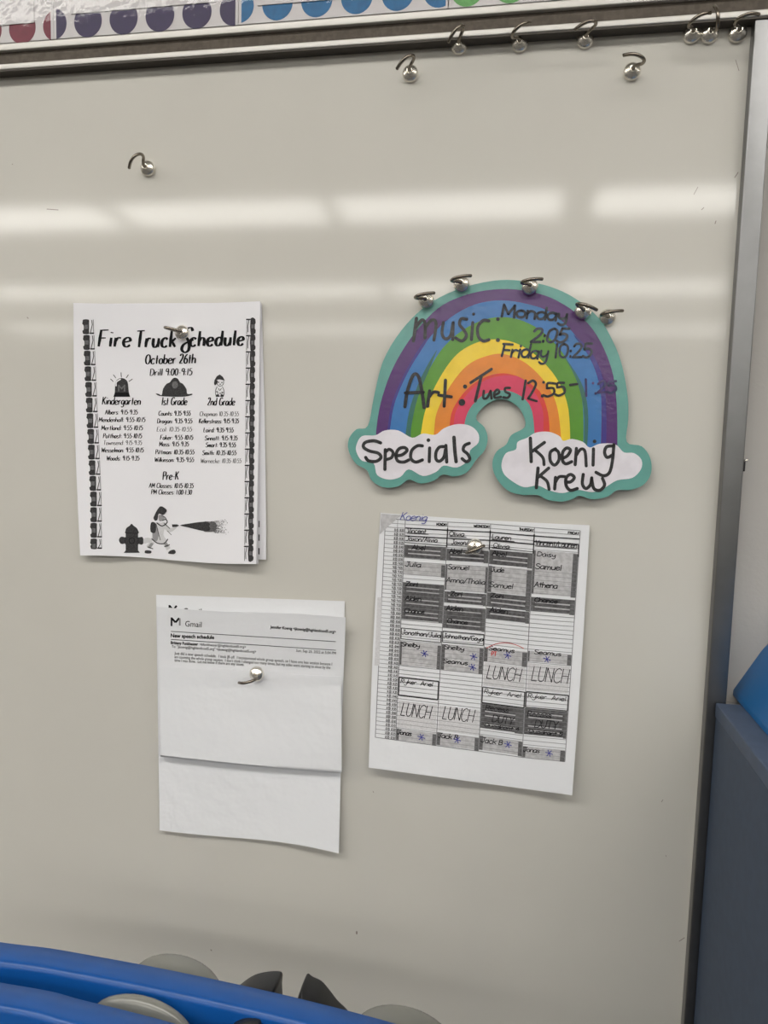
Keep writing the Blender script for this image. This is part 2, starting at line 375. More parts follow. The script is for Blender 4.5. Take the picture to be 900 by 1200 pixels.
# ------------------------------------------------------------------ whiteboard
wb = thing('whiteboard', 'large glossy off-white whiteboard with an aluminium frame on the wall', 'whiteboard', (-0.9, 0.012, 0.75))
box('writing_surface', -2.2, 0.1915, 0.0, 0.012, 0.74, 1.892, M['board'], wb)
def WXat(px, py, h): return W(px, py, h).x
XI, XO = 0.1890, 0.2068           # side rail
box('side_rail', XI, XO, -0.012, 0.012, 0.70, 1.8890, M['alu'], wb, bevel=0.0012)
o = box('bottom_rail', -2.2, XI, -0.012, 0.0135, 0.70, 0.745, M['alu'], wb, bevel=0.0012)
o = box('side_rail', -2.22, -2.2, -0.012, 0.012, 0.70, 1.8890, M['alu'], wb, bevel=0.0012)
# map rail along the top: lip, recessed tack strip, upper lip
tr = box('top_rail', -2.22, 0.75, -0.004, 0.0135, 1.889, 1.9175, M['alu'], wb)
box('lower_lip', -2.22, 0.75, -0.0140, -0.004, W(440, 50.6, .014).z, W(440, 43.3, .014).z, M['lip'], tr, bevel=0.001)
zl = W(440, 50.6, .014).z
box('lip_shade_strip', -2.22, XO, -0.0132, -0.0002, zl - 0.0016, zl - 0.0001, M['lip_shade'], tr)  # dark strip standing in for the shade under the lower lip
box('upper_lip', -2.22, 0.75, -0.0130, -0.004, 1.9103, 1.9175, M['lip'], tr, bevel=0.001)
box('tack_strip', -2.22, 0.75, -0.0085, -0.004, 1.8950, 1.9103, M['tack'], tr)
flat = lambda x, y: 0.0
k = Ink(flat, 0.0002)
for a, b, w in [((862, 70), (866, 83), .8), ((878, 142), (876.5, 156), 1.1), ((861, 208), (865, 202), 1.0), ((822, 246), (825, 243), .9), ((838, 262), (839, 259), 1.2),
                ((813, 228), (818, 219), .7), ((796, 1103), (802, 1099), 1.0), ((775, 940), (777, 937), .8), ((418, 1092), (418, 1094), 2), ((32, 372), (33, 373), 1.2),
                ((55, 245), (68, 246), 1.0), ((780, 1002), (781, 1004), .7), ((247, 1113), (248, 1114), 1.2), ((437, 927), (438, 929), .8), ((14, 192), (15, 193), .8)]:
    k.stroke([a, b], w)
k.build('scuff_mark', M['dirt'], wb, 'small brown scuffs on the white surface', kind='stuff')
# little mounting clip at the outer edge of the side rail
cp = W(871, 545, 0.004)
box('mounting_clip', cp.x - 0.001, cp.x + 0.0012, -0.007, 0.0, cp.z - 0.006, cp.z + 0.003, M['steel_dark'], wb, bevel=0.0006)
box('screw', cp.x - .0005, cp.x + .002, -0.011, -0.004, cp.z + 0.003, cp.z + .0055, M['nickel'], wb, bevel=0.0004)
box('trim_1', 0.2075, 4.3, 0.004, 0.0145, 1.2478, 1.2525, M['wall'], kind='structure')

# ------------------------------------------------------------------ dotted name cards above the rail
def clip_x(pts, lo, hi):
    def cut(P, inside, inter):
        out = []
        for i in range(len(P)):
            a, b = P[i - 1], P[i]
            if inside(b):
                if not inside(a): out.append(inter(a, b))
                out.append(b)
            elif inside(a): out.append(inter(a, b))
        return out
    def ix(v): return lambda a, b: (v, a[1] + (b[1] - a[1]) * (v - a[0]) / (b[0] - a[0]))
    P = cut(pts, lambda p: p[0] >= lo, ix(lo))
    if P: P = cut(P, lambda p: p[0] <= hi, ix(hi))
    return P
def circ_w(px, py, r, n=28):
    c = W(px, py, 0.0045); rr = r * DIST / F_PX
    return [(c.x + rr * cos(2 * pi * i / n), c.z + rr * sin(2 * pi * i / n)) for i in range(n)]
# x of card edges on the wall plane, dots continue as a regular grid
def name_card(xl, xr, dotmat, first_px, label):
    zb = 1.9195; top = zb + 0.27
    c = thing('name_card', label, 'name card', ((xl + xr) / 2, 0, zb), 'laminated name cards above the whiteboard')
    box('sheet', xl - .0030, xr + .0030, -0.0032, -0.0026, zb + 0.004, top, M['cardstock'], c)
    pitch = 0.0412; r = 0.0162
    c0 = W(first_px[0], first_px[1], 0.0035)
    V, F = [], []
    i0 = int((xl - c0.x) / pitch) - 2
    for row in range(6):
        for i in range(i0, i0 + 9):
            cx = c0.x + i * pitch; cz = c0.z + row * pitch * 1.0
            if cz > top - r: continue
            P = clip_x([(cx + r * cos(2 * pi * q / 28), cz + r * sin(2 * pi * q / 28)) for q in range(28)], xl, xr)
            if len(P) < 3: continue
            link('dot', [(p[0], -0.0034, p[1]) for p in P] + [(p[0], -0.0031, p[1]) for p in P], [tuple(range(len(P)))], dotmat, c)
    # plain white name panel laid over the dots
    return c, zb, top
cards = [
 (-0.709, -0.5170, 'dot_maroon', (26, 33), (-0.70, -0.5365), 'laminated card with a maroon dotted border, first above the board on the far end', 27.5),
 (-0.5105, -0.3075, 'dot_purple', (103, 25), (-0.4925, -0.328), 'laminated card with a dark purple dotted border above the whiteboard', 12.0),
 (-0.3010, -0.0915, 'dot_blue', (325, 4), (-0.2835, -0.11), 'laminated card with a bright blue dotted border above the whiteboard', 4.6),
 (-0.0865, 0.128, 'dot_green', (548, -13), (-0.062, 0.1), 'laminated card with a pale green dotted border above the whiteboard', -12)]
for xl, xr, dm, fp, (nl, nr), lab, yb in cards:
    c, zb, top = name_card(xl, xr, M[dm], fp, lab)
    zp = {'dot_maroon': W(20, 28.5, .0036).z, 'dot_purple': W(170, 9.5, .0036).z, 'dot_blue': W(325, 5, .0036).z, 'dot_green': W(590, -8, .0036).z}[dm]
    box('name_panel', nl, nr, -0.0044, -0.0037, zp, top - 0.03, M['cardstock'], c)
    # clear film with a wavy free edge that hangs over the upper lip
    V, F = [], []; nx, nz = 40, 14
    for j in range(nz + 1):
        z = 1.9135 + (top - 1.9135) * (j / nz) ** 1.6
        for i in range(nx + 1):
            x = xl - 0.0028 + (xr - xl + 0.0056) * i / nx
            y = -0.0125 + 0.0068 * min(1, (z - 1.9135) / 0.02) - 0.0008 * abs(sin(i * 0.55 + xl * 40)) * max(0, 1 - (z - 1.9135) / 0.03)
            V.append((x, y - 0.0002, z))
    for j in range(nz):
        for i in range(nx):
            q = j * (nx + 1) + i; F.append((q, q + 1, q + nx + 2, q + nx + 1))
    fl = link('laminating_film', V, F, M['plastic_film'], c, smooth=True)

# ------------------------------------------------------------------ paper sheets
def bil(c, s, t):
    a, b, cc, d = c
    return [(a[k] * (1 - s) + b[k] * s) * (1 - t) + (d[k] * (1 - s) + cc[k] * s) * t for k in (0, 1)]
def sheet(name, corners, surf, mat, parent, nx=28, ny=34, thick=0.0001, warp=None):
    V, F = [], []
    for side in (0, 1):
        for j in range(ny + 1):
            for i in range(nx + 1):
                p = bil(corners, i / nx, j / ny)
                if warp: dx, dy = warp(i / nx, j / ny); p = [p[0] + dx, p[1] + dy]
                h = surf(p[0], p[1])
                v = W(p[0], p[1], h)
                if side: v = v + Vector((0, thick * 2, 0))
                V.append(v)
    N = (nx + 1) * (ny + 1)
    for j in range(ny):
        for i in range(nx):
            q = j * (nx + 1) + i
            F.append((q, q + nx + 1, q + nx + 2, q + 1)); F.append((N + q, N + q + 1, N + q + nx + 2, N + q + nx + 1))
    ring = [i for i in range(nx + 1)] + [j * (nx + 1) + nx for j in range(1, ny + 1)] + [ny * (nx + 1) + i for i in range(nx - 1, -1, -1)] + [j * (nx + 1) for j in range(ny - 1, 0, -1)]
    for i in range(len(ring)):
        a, b = ring[i], ring[(i + 1) % len(ring)]
        F.append((a, b, N + b, N + a))
    o = link(name, V, F, mat, parent, smooth=True)
    md = o.modifiers.new('crisp_edge', 'EDGE_SPLIT'); md.split_angle = rad(45)
    return o
def g(x, m, s): return math.exp(-((x - m) / s) ** 2)

# ---- fire truck poster: a small stack of sheets
FC = [(86, 355), (305, 353), (300, 661), (94, 651)]
def h_fire(px, py):
    s = min(max((px - 90) / 213, -.05), 1.05); t = min(max((py - 354) / 300, -.02), 1.03)
    return 0.0026 + .004 * max(0, .28 - t) ** 1.2 * (1.2 - s) / .25 + t * t * (0.0065 * g(s, 0.10, 0.22) + 0.0085 * max(0, s - .35) ** 1.3 / .6) + 0.0030 * (1 - t) ** 2 * g(s, 0, .3) + 0.0022 * s ** 3
def fw(s, t): return (-2.2 * sin(pi * t) * (1 - s) + 1.0 * sin(pi * t) * s * 0.5, 2.2 * sin(pi * s) * (1 - t) - 1.5 * sin(2 * pi * s) * t)
fp = thing('poster', 'stack of printed fire truck schedule sheets with black illustrations under a magnetic hook', 'poster', W(195, 500, 0))
def h_fb(px, py): return max(0.0006, h_fire(px, py) * 0.55)
def h_fb2(px, py): return max(0.0003, h_fire(px, py) * 0.25)
sheet('back_sheet', [(90, 357), (306.5, 356), (310.5, 656), (99, 647)], h_fb2, M['paper'], fp, warp=lambda s, t: (2.0 * sin(pi * t * .8) * s, 0))
sheet('middle_sheet', [(88, 356), (305.8, 354.5), (302.5, 661), (96, 649)], h_fb, M['paper'], fp)
k = Ink(h_fb2, 0.0003)
for i in range(3): k.poly([(302.6, 610 + i * 16), (304.3, 610.5 + i * 16), (304.1, 618 + i * 16), (302.4, 617.5 + i * 16)])
k.build('printed_border', M['ink_soft'], fp, 'sliver of the truck border on the sheet behind')
front = sheet('front_sheet', FC, h_fire, M['paper'], fp, warp=fw)
SF = h_fire
def ft(name, mat, items, w, brush=True, slant=.13, track=.9, label=None, lift=0.0003):
    for (txt, p0, p1, hh) in items:
        k = Ink(SF, lift); write(k, txt, p0, p1, hh, w * .86, slant=slant, brush=brush, xs=.92, track=track); k.build(name, mat, front, label)
ft('title_lettering', M['ink'], [("Fire", (114.5, 406), (153, 406.3), 19), ("Truck", (158.5, 407), (205.5, 406.6), 19), ("chedule", (222, 405.8), (285.5, 404.5), 17.5)], 3.7, track=1.5)
k = Ink(SF); k.stroke(catmull([(226, 388), (224, 384), (219, 385.5), (216.5, 391), (219, 396), (221.5, 402), (221, 410), (216.5, 413), (213, 409.5), (215, 404), (221, 400.5), (227, 398)], 5), 3.2, brush=True)
k.build('title_lettering', M['ink'], front)
ft('date_lettering', M['ink'], [("October 26th", (170, 426.6), (229, 425.6), 11)], 2.0)
ft('drill_lettering', M['ink'], [("Drill 9:00-9:15", (175.5, 440.2), (225, 439.6), 8)], 1.35)
ft('grade_lettering', M['ink'], [("Kindergarten", (119.5, 474), (164.5, 474.3), 9), ("1st Grade", (189, 474.6), (219, 474.6), 9), ("2nd Grade", (243, 475), (275, 475), 9)], 1.45)
L1 = [("Albers: 9:15-9:35", 123, 161, 485.6), ("Mendenhall: 9:55-10:15", 115.7, 170, 494.4), ("Mertland: 9:55-10:15", 118.7, 167, 504), ("Potthast: 9:55-10:15", 120.7, 166, 513.4),
      ("Wesselman: 9:55-10:15", 118.7, 168, 530), ("Woods: 9:15-9:35", 124.7, 163, 539.6),
      ("Counts: 9:35-9:55", 185.6, 223, 487), ("Dragan: 9:35-9:55", 184, 225, 496), ("Faker: 9:55-10:15", 187.6, 226, 515.3), ("Moss: 9:15-9:35", 186.5, 221, 523),
      ("Pittman: 10:35-10:55", 182, 227.5, 532.3), ("Wilkinson: 9:35-9:55", 181, 227, 541.3),
      ("Kellerstrass: 9:15-9:35", 233, 279.6, 496), ("Laird: 9:35-9:55", 238.4, 273.4, 506.5), ("Sinnott: 9:15-9:35", 240, 278, 516), ("Smart: 9:35-9:55", 241, 276, 524),
      ("Smith: 10:35-10:55", 237, 276.7, 533.2)]
ft('class_list_lettering', M['ink'], [(a, (x0, y), (x1, y), 5.4) for a, x0, x1, y in L1], 0.95)
ft('class_list_lettering', M['ink_mid'], [(a, (x0, y), (x1, y), 5.2) for a, x0, x1, y in [("Townsend: 9:15-9:35", 121, 166, 521.3), ("Ecol: 10:35-10:55", 183.6, 224.6, 505.5), ("Chapman 10:35-10:55", 233.8, 279.6, 487.5), ("Warnecke: 10:35-10:55", 235, 282.5, 542.6)]], 0.75, label='grey faded names')
ft('class_list_lettering', M['ink'], [("Pre-K", (190.5, 562.3), (209, 562), 9.5)], 1.6)
ft('class_list_lettering', M['ink'], [("AM Classes: 10:15-10:35", (174.5, 571.6), (226.5, 572), 5.6), ("PM Classes: 1:00-1:30", (177, 579.2), (224.5, 579.6), 5.6)], 0.95)
# siren
k = Ink(SF); k.poly([(133, 465), (134.5, 460), (151, 460), (152.5, 465)])
for a, b in [((129.5, 444), (132.8, 447.2)), ((132.8, 439), (135.8, 443)), ((141.8, 436.5), (142.2, 442.3)), ((150.5, 439), (147.8, 443)), ((155.2, 444.2), (151, 447))]: k.stroke([a, b], .8)
k.build('siren_print', M['ink'], front)
k = Ink(SF); k.poly([(134.5, 460)] + [(135 + (1 - cos(i / 8 * pi)) * 7.5, 450 - sin(i / 8 * pi) * 7) for i in range(9)] + [(151, 460)]); k.build('siren_print', M['ink_soft'], front)
k = Ink(SF, .0005); k.stroke([(139, 458), (139, 451.5), (142.5, 455.5), (146, 451.5), (146, 458)], 1.6); k.build('siren_print', M['ink_mid'], front, 'grey letter shape on the siren')
k = Ink(SF, .0005); k.stroke(catmull([(136, 452), (136.5, 447.5), (141, 444.5)], 4), 1.5); k.build('siren_print', M['paper'], front, 'white highlight on the siren')
# helmet
k = Ink(SF); k.poly(catmull([(189.5, 463), (191, 456), (195, 450), (199, 448), (202, 444), (205, 442.6), (208.5, 444), (211, 448), (214.5, 450), (218.5, 456), (219.5, 461.5), (225, 461.4), (224.5, 463), (216, 464.8), (200, 464.8), (187, 464), (182.5, 461.3), (186, 461.6)], 3, True))
k.build('helmet_print', M['ink_soft'], front)
k = Ink(SF, .0005); k.disc(205, 451, 3.6, 4.4); k.build('helmet_print', M['ink_mid'], front, 'grey badge on the helmet')
# puppy
k = Ink(SF)
k.poly([(251, 446), (254, 441), (257.5, 438.8), (261, 441.5), (263.5, 446), (257, 444.5)]); k.poly(catmull([(252, 445), (250.8, 449), (252, 451.5), (254, 449.5), (254.5, 446)], 3, True))
for pts in [[(255, 446), (254.5, 450), (257.5, 452.5), (261.5, 450.5), (262, 446)], [(254.5, 453), (252.5, 458), (253.5, 464), (258, 464)], [(260.5, 453), (262.5, 458), (261.8, 464), (257.5, 464)], [(256, 455), (257.5, 457.5), (259.5, 455)], [(255, 459), (255.5, 464)], [(260, 459), (259.8, 464)]]:
    k.stroke(catmull(pts, 3), .7)
for d in [(256, 448), (260, 448.3), (258, 450.3), (254, 459), (261, 460), (258, 461)]: k.disc(d[0], d[1], .8, n=8)
k.poly([(253, 462.6), (256.5, 462), (257, 465), (252.8, 465)]); k.poly([(258.6, 462), (262, 462.6), (262, 465), (258.4, 465)])
k.build('puppy_print', M['ink_soft'], front)
# hydrant
k = Ink(SF)
k.poly(catmull([(146.8, 623.5), (148, 619), (152, 616), (154.2, 613.8), (156.5, 616), (160.5, 619), (162.5, 623.5)], 3) + [(163.3, 624), (161.8, 625), (161.8, 645), (164, 647.8), (145, 647.8), (147.3, 645), (147.3, 625), (146, 624)])
k.poly(catmull([(147.5, 630), (142, 629), (139.3, 633), (142, 637.5), (147.5, 636.5)], 3)); k.poly([(161.5, 630), (166.5, 629), (168, 631), (168, 637), (166, 638.5), (161.5, 637)])
k.build('hydrant_print', M['ink_soft'], front)
k = Ink(SF, .0005); k.stroke([(154.5 + 3.4 * cos(i * pi / 6), 633.5 + 3.4 * sin(i * pi / 6)) for i in range(13)], .8); k.stroke([(147.3, 624.6), (162, 625)], .6); k.stroke([(147, 629.5), (147, 638)], .6); k.stroke([(162, 629.5), (162, 638)], .6)
k.build('hydrant_print', M['ink'], front)
# puppy fighting fire with a hose
k = Ink(SF); k.poly(catmull([(178, 628), (179.5, 616), (183, 612), (190, 613), (193, 618), (191.5, 627), (196, 634), (193, 637), (185, 635.5), (178, 633)], 3, True))
k.poly(catmull([(189, 613), (193, 612), (200, 619), (207, 616), (207, 618.5), (199, 624), (192, 619)], 3, True)); k.poly([(176.5, 634), (181, 636), (176, 644), (171.5, 640)]); k.poly([(190, 636), (195, 635), (200, 642), (195.5, 645)])
k.poly(catmull([(168.5, 631.5), (174, 630), (178, 632), (177.5, 635), (173, 636), (168.5, 637)], 3, True))
k.build('firefighter_print', M['ink_vpale'], front)
k = Ink(SF, .0005)
k.poly(catmull([(177, 612.5), (182.5, 613.5), (182, 624), (176.5, 623)], 3, True)); k.poly(catmull([(181, 604), (184, 598), (188.5, 593.2), (195, 597), (194.5, 600.5), (191, 603.5), (186, 602), (184.5, 609), (181.5, 610), (179.8, 607)], 3, True))
k.poly(catmull([(170.5, 645), (177, 645.5), (176.5, 648.5), (170, 648.2)], 3, True)); k.poly(catmull([(199, 645.5), (204, 644.2), (206, 647), (203.5, 649.3), (197, 648.6)], 3, True))
k.poly([(201.5, 614.5), (207.5, 614.5), (210, 615.7), (207.5, 617.2), (202, 617.8)])
for pts, w in [([(184, 613), (190, 616.5), (196, 612), (194, 608)], 1.3), ([(178, 631.5), (184, 636.3), (192, 637), (196.5, 632)], 1.2), ([(173, 641), (179, 643)], 1.0), ([(193, 640.5), (198.5, 638.5)], 1.1), ([(192, 613), (199, 619.5)], .8), ([(183, 614), (186, 626), (188, 633)], .7), ([(196, 622), (201, 627)], .6), ([(189, 603.5), (194.5, 607.5), (190, 610)], .9)]:
    k.stroke(catmull(pts, 3), w)
k.build('firefighter_print', M['ink_soft'], front)
k = Ink(SF, .0004); k.poly(catmull([(179.5, 614), (183, 614), (186, 625), (184, 634), (179, 631)], 3, True)); k.poly(catmull([(186, 604), (190, 604), (193, 608), (187, 611)], 3, True)); k.poly([(177, 636), (180, 637), (176.5, 642), (173.5, 640.5)]); k.poly([(192, 637), (195.5, 636), (198, 640), (195, 641.5)])
k.build('firefighter_print', M['ink_pale'], front)
k = Ink(SF); k.poly(catmull([(211, 615.6), (222, 613.5), (234, 611.8), (242, 611.6), (246, 614), (245, 617), (247, 620), (243, 622.3), (236, 621.8), (228, 620), (220, 618)], 3, True)); k.build('water_spray_print', M['ink_soft'], front)
k = Ink(SF, .0002); k.poly(catmull([(238, 612), (246, 611.3), (252, 612.5), (254, 616), (253, 621), (247, 623.2), (238, 622.3)], 3, True)); k.build('water_spray_print', M['ink_mid'], front)
k = Ink(SF, .00045)
for i in range(330):
    x = 246 + abs(random.gauss(0, 9)); hw = 6 + (x - 246) * .15; y = 617.5 + random.uniform(-hw, hw)
    if x < 268: k.disc(x, y, .42, n=5)
o = k.build('water_spray_print', M['ink_mid'], front, 'grey speckled end of the water spray', kind='stuff')
# border of little trucks
k1, k2 = Ink(SF), Ink(SF, .0005); k3 = Ink(SF)
for i in range(15):
    y = 374.5 + i * 18.35; x = 97.2 + min(i, 11) * .82 + max(0, i - 11) * .1; hgt = 17 if i < 14 else 12
    k1, k3 = Ink(SF), Ink(SF)
    k1.poly(catmull([(x + .3, y), (x + 6.6, y), (x + 7.1, y + 4), (x + 7.1, y + hgt - 3), (x + 6.8, y + hgt), (x + 1, y + hgt), (x - .2, y + hgt - 1.5), (x - .6, y + hgt - 4), (x + .8, y + hgt - 5), (x + .8, y + 7), (x - .8, y + 5), (x - .4, y + 2.5)], 2, True))
    k2.poly([(x + 1.6, y + 6), (x + 5.8, y + 6), (x + 5.8, y + 11), (x + 1.6, y + 11)])
    k3.stroke([(x + 10.3, y + .5), (x + 11, y + 6), (x + 8.7, y + hgt - 1.5)], .9); k3.stroke([(x + 12.1, y), (x + 12.6, y + hgt - 1)], .5); k3.stroke([(x + 8.3, y + hgt - 1), (x + 12.3, y + hgt - 1)], 1.7)
    k1.build('truck_print', M['ink_soft'], front); k3.build('ladder_print', M['ink_soft'], front)
for i in range(15):
    y = 373.2 + i * 19.0; x = 293.6 - i * .18; hgt = 18.2
    k1, k3 = Ink(SF), Ink(SF)
    k1.poly(catmull([(x, y), (x + 4.8, y), (x + 5.8, y + 2.5), (x + 5.9, y + 5.5), (x + 5, y + 7), (x + 5, y + 12), (x + 6, y + 13.5), (x + 5.8, y + 16.5), (x + 4.4, y + hgt), (x, y + hgt)], 2, True))
    k2.poly([(x + .8, y + 7), (x + 4, y + 7), (x + 4, y + 11.5), (x + .8, y + 11.5)])
    k3.stroke([(x - 4.5, y + 1.2), (x - .8, y + 1.2)], 1.7); k3.stroke([(x - 1.8, y + 2), (x - 3.2, y + 9), (x - 3.0, y + 16)], .8); k3.stroke([(x - 4.3, y + 3), (x - 4.5, y + hgt)], .5)
    k1.build('truck_print', M['ink_soft'], front); k3.build('ladder_print', M['ink_soft'], front)
k2.build('truck_window_print', M['ink_mid'], front, 'grey truck windows in the border', kind='stuff')

# ---- letter sheet behind (blank lower half shows)
BC = [(183, 697), (404, 704.5), (397, 1000), (187, 973)]
def h_back(px, py):
    s = (px - 185) / 215; t = (py - 700) / 285
    return 0.0010 + max(0, t) ** 3 * (0.004 + 0.004 * g(s, .95, .3) + .002 * g(s, 0.05, .2)) + 0.0010 * max(0, 1 - t * 4) * max(0, s)
lb = thing('letter', 'unfolded white letter sheet behind the folded letter, its blank lower half hanging below', 'letter', W(292, 850, 0))
bs = sheet('page', BC, h_back, M['paper2'], lb, warp=lambda s, t: (0, t * (-3.5 * sin(pi * s) + 1.5 * sin(2 * pi * s))))
k = Ink(h_back, .0003)
def logo(k, x, y, w, hh):
    k.stroke([(x + 1, y), (x + 1, y - hh)], 2.0, caps=False); k.stroke([(x + 1, y - hh + .8), (x + w * .5, y - hh * .42), (x + w - 1.5, y - hh + .8)], 2.3, caps=False)
logo(k, 197.5, 719.5, 11, 10.5); font_text(k, "Gmail", (214, 720.5), (236, 721.3), 8.2)
k.build('lettering', M['ink'], bs)

# ---- folded letter in front: page, fold, flap
LC = [(184.5, 711), (405, 723.5), (400.5, 906), (188, 886.5)]
def h_page(px, py):
    s = (px - 185) / 216; t = (py - 715) / 180
    u = min(1.0, max(0.0, t / .5))
    return 0.0030 + 0.0065 * (1 - u) ** 1.1 * (1.25 + .5 * s) - 0.0018 * g(s, 0.12, .16) * g(t, 0.05, .25) + 0.0035 * max(0, t - .3)
def h_flap(px, py):
    s = (px - 188) / 212; t = (py - 786) / 110
    return h_page(px, py) + 0.0026 + .0028 * (1 - max(0, min(t, 1))) * abs(s - .52) * 2 + 0.0070 * max(0, min(t, 1)) * (1 - 0.35 * max(0, t)) + .0008 * g(t, 0.0, .3) * abs(s - .5) * 2
lf = thing('letter', 'printed letter folded up from the bottom, pinned by a magnetic hook at its flap', 'letter', W(293, 800, 0))
TL, TR, BR, BL = LC
V, F = [], []; nx = 26
rowsL = []
FT = [(187, 780.5), (399.5, 792.5)]
for j in range(22):   # page from top to fold
    t = j / 21; rowsL.append([(bil(LC, i / nx, t), None) for i in range(nx + 1)])
page_rows = []
for j in range(22):
    t = j / 21 * 0.985; r_ = []
    for i in range(nx + 1):
        s = i / nx; p = bil(LC, s, t); p[1] += 1.2 * sin(2 * pi * s) * (1 - t) + 1.5 * sin(pi * s) * t; p[0] += (-2.0 if s > .5 else 0) * (s - .5) * 2 * t
        r_.append(W(p[0], p[1], h_page(*p)))
    page_rows.append(r_)
fold = []
for i in range(nx + 1):
    s = i / nx; p = bil(LC, s, 1.0); p[1] += 1.5 * sin(pi * s); p[0] += (-2.0 if s > .5 else 0) * (s - .5) * 2
    fold.append(W(p[0], p[1], (h_page(*p) + h_flap(*p)) / 2))
flap_rows = []
FLC = [FT[0], FT[1], (400.5, 904.5), (188, 885)]
for j in range(46):
    t = 1 - j / 45; r_ = []
    for i in range(nx + 1):
        s = i / nx; p = bil(FLC, s, t * .997); p[1] += 1.5 * sin(pi * s) * t + .8 * sin(3 * pi * s) * (1 - t)
        p[0] += 0
        r_.append(W(p[0], p[1], h_flap(*p)))
    flap_rows.append(r_)
def rows_mesh(name, rws, parent, mat):
    V, F = [], []
    n = len(rws[0])
    for r_ in rws: V += r_
    for j in range(len(rws) - 1):
        for i in range(n - 1):
            q = j * n + i; F.append((q, q + n, q + n + 1, q + 1))
    o = link(name, V, F, mat, parent, smooth=True)
    md = o.modifiers.new('thickness', 'SOLIDIFY'); md.thickness = 0.00018; md.offset = -1
    md = o.modifiers.new('crisp_edge', 'EDGE_SPLIT'); md.split_angle = rad(45)
    return o
pg = rows_mesh('page', page_rows + [fold], lf, M['paper2'])
fl = rows_mesh('folded_flap', [fold] + flap_rows, lf, M['paper2']); fl['label'] = 'blank white flap'
k = Ink(h_page, .00035)
logo(k, 200, 733.7, 11.5, 10.2); font_text(k, "Gmail", (216.8, 734), (236, 735.2), 6.6)
k.build('lettering', M['ink'], pg)
k = Ink(h_page, .00035); k.stroke([(210.6, 733), (210.6, 724.5)], 2.0, caps=False); k.build('lettering', M['ink_pale'], pg, 'grey stroke of the envelope logo')
k = Ink(h_page, .00035)
for a, b in [((200.3, 739.9), (393.5, 751.9)), ((200.3, 749.3), (393.5, 762))]:
    k.stroke([(a[0] + (b[0] - a[0]) * i / 12, a[1] + (b[1] - a[1]) * i / 12) for i in range(13)], .65)
k.build('ruled_line', M['ink_soft'], pg)
k = Ink(h_page, .00035)
def print_line(*a):
    k = Ink(h_page, .00035); font_text(k, *a); k.build('lettering', M['ink'], pg)
print_line("New speech schedule", (200, 746.7), (251, 749), 4.3, .03)
print_line("Jennifer Koenig <jkoenig@highlandcusd5.org>", (316.5, 736.2), (393.5, 742), 3.3, .025)
print_line("Brittany Funkhauser", (200, 754.6), (232, 756.5), 3.3, .03)
print_line("<bfunkhauser@highlandcusd5.org>", (234, 756.4), (288, 759.6), 3.1)
print_line('To: "jkoenig@highlandcusd5.org" <jkoenig@highlandcusd5.org>', (201, 758.9), (300, 765.2), 3.1)
print_line("Sun, Sep 25, 2022 at 5:04 PM", (347, 763.8), (393.5, 767), 3.2)
print_line("Just did a new speech schedule.  I took JB off.  I incorporated whole group speech, so I have one less session because I", (204.4, 767), (389, 779.8), 3.3)
print_line("am counting the whole group session.  I don't think I changed too many times, but my aides were starting to close by the", (204.4, 771.2), (387, 784), 3.3)
print_line("time I was done.  Let me know if there are any issues.", (204.4, 775.2), (286, 780.2), 3.3)

# ---- handwritten schedule copy
SCN = [(446, 601), (691, 615.5), (670.5, 932), (432, 899.5)]
def h_sch(px, py):
    s = (px - 440) / 240; t = (py - 605) / 312
    return 0.0016 + max(0, t) ** 2 * (0.0085 + .0030 * sin(2.2 * pi * s)) + .003 * max(0, s) ** 3 * (1 - .3 * t) + .002 * g(s, 0, .08) * (t)
ss = thing('schedule', 'photocopied weekly schedule grid with handwritten names and grey highlighter bars', 'schedule', W(560, 760, 0))
pg2 = sheet('page', SCN, h_sch, M['paper2'], ss, warp=lambda s, t: (-1.5 * sin(pi * t) * (1 - s) + (3 * s * sin(pi * t)) * .3, 1.2 * sin(pi * s) * (1 - t)))
topx = [(451.7, 607.7), (475, 609.3), (525, 611.8), (575, 614), (626.5, 618.3), (680, 622)]
botx = [(439.8, 864), (463.7, 867.2), (511, 873.7), (560.7, 880.3), (611.7, 887.5), (662, 892.5)]
def T(c, r):
    """c: column coordinate 0..5 (0-1 is the time column), r: row 0..53"""
    i = min(int(c), 4); f = c - i; a = [Vector(topx[i]).lerp(Vector(topx[i + 1]), f), Vector(botx[i]).lerp(Vector(botx[i + 1]), f)]
    return a[0].lerp(a[1], r / 53.0)
k = Ink(h_sch, .00030)
for r in range(54): k.stroke([T(c * .5, r) for c in range(11)], .55 if r not in (0, 53) else .8, caps=False)
for c in range(6): k.stroke([T(c, r * 5.3) for r in range(11)], .8, caps=False)
k.stroke([T(.62, r * 5.3) for r in range(11)], .5, caps=False)
k.build('table_rules', M['line'], pg2)
k = Ink(h_sch, .00034)
tt = 8 * 60 + 15
for r in range(2, 53):
    a, b = tt, tt + 5; tt += 5
    fm = lambda q: '%d:%02d' % ((q // 60 - 1) % 12 + 1, q % 60)
    write(k, fm(a), T(.47, r + .85), T(.68, r + .85), 2.6, .62); write(k, fm(b), T(.74, r + .85), T(.96, r + .85), 2.6, .62)
k.build('time_lettering', M['ink_mid'], pg2)
k = Ink(h_sch, .00034)
for c, wd in ((1, 'MONDAY'), (2, 'WEDNESDAY'), (3, 'THURSDAY'), (4, 'FRIDAY')):
    wl = len(wd) * .042; write(k, wd, T(c + .985 - wl, .92 if c < 4 else .92), T(c + .985, .92), 2.8, .8)
k.build('day_lettering', M['ink'], pg2)
DK, LT, ED = Ink(h_sch, .00042), Ink(h_sch, .00038), Ink(h_sch, .00050)
LG = Ink(h_sch, .00036); gaps = Ink(h_sch, .00046)
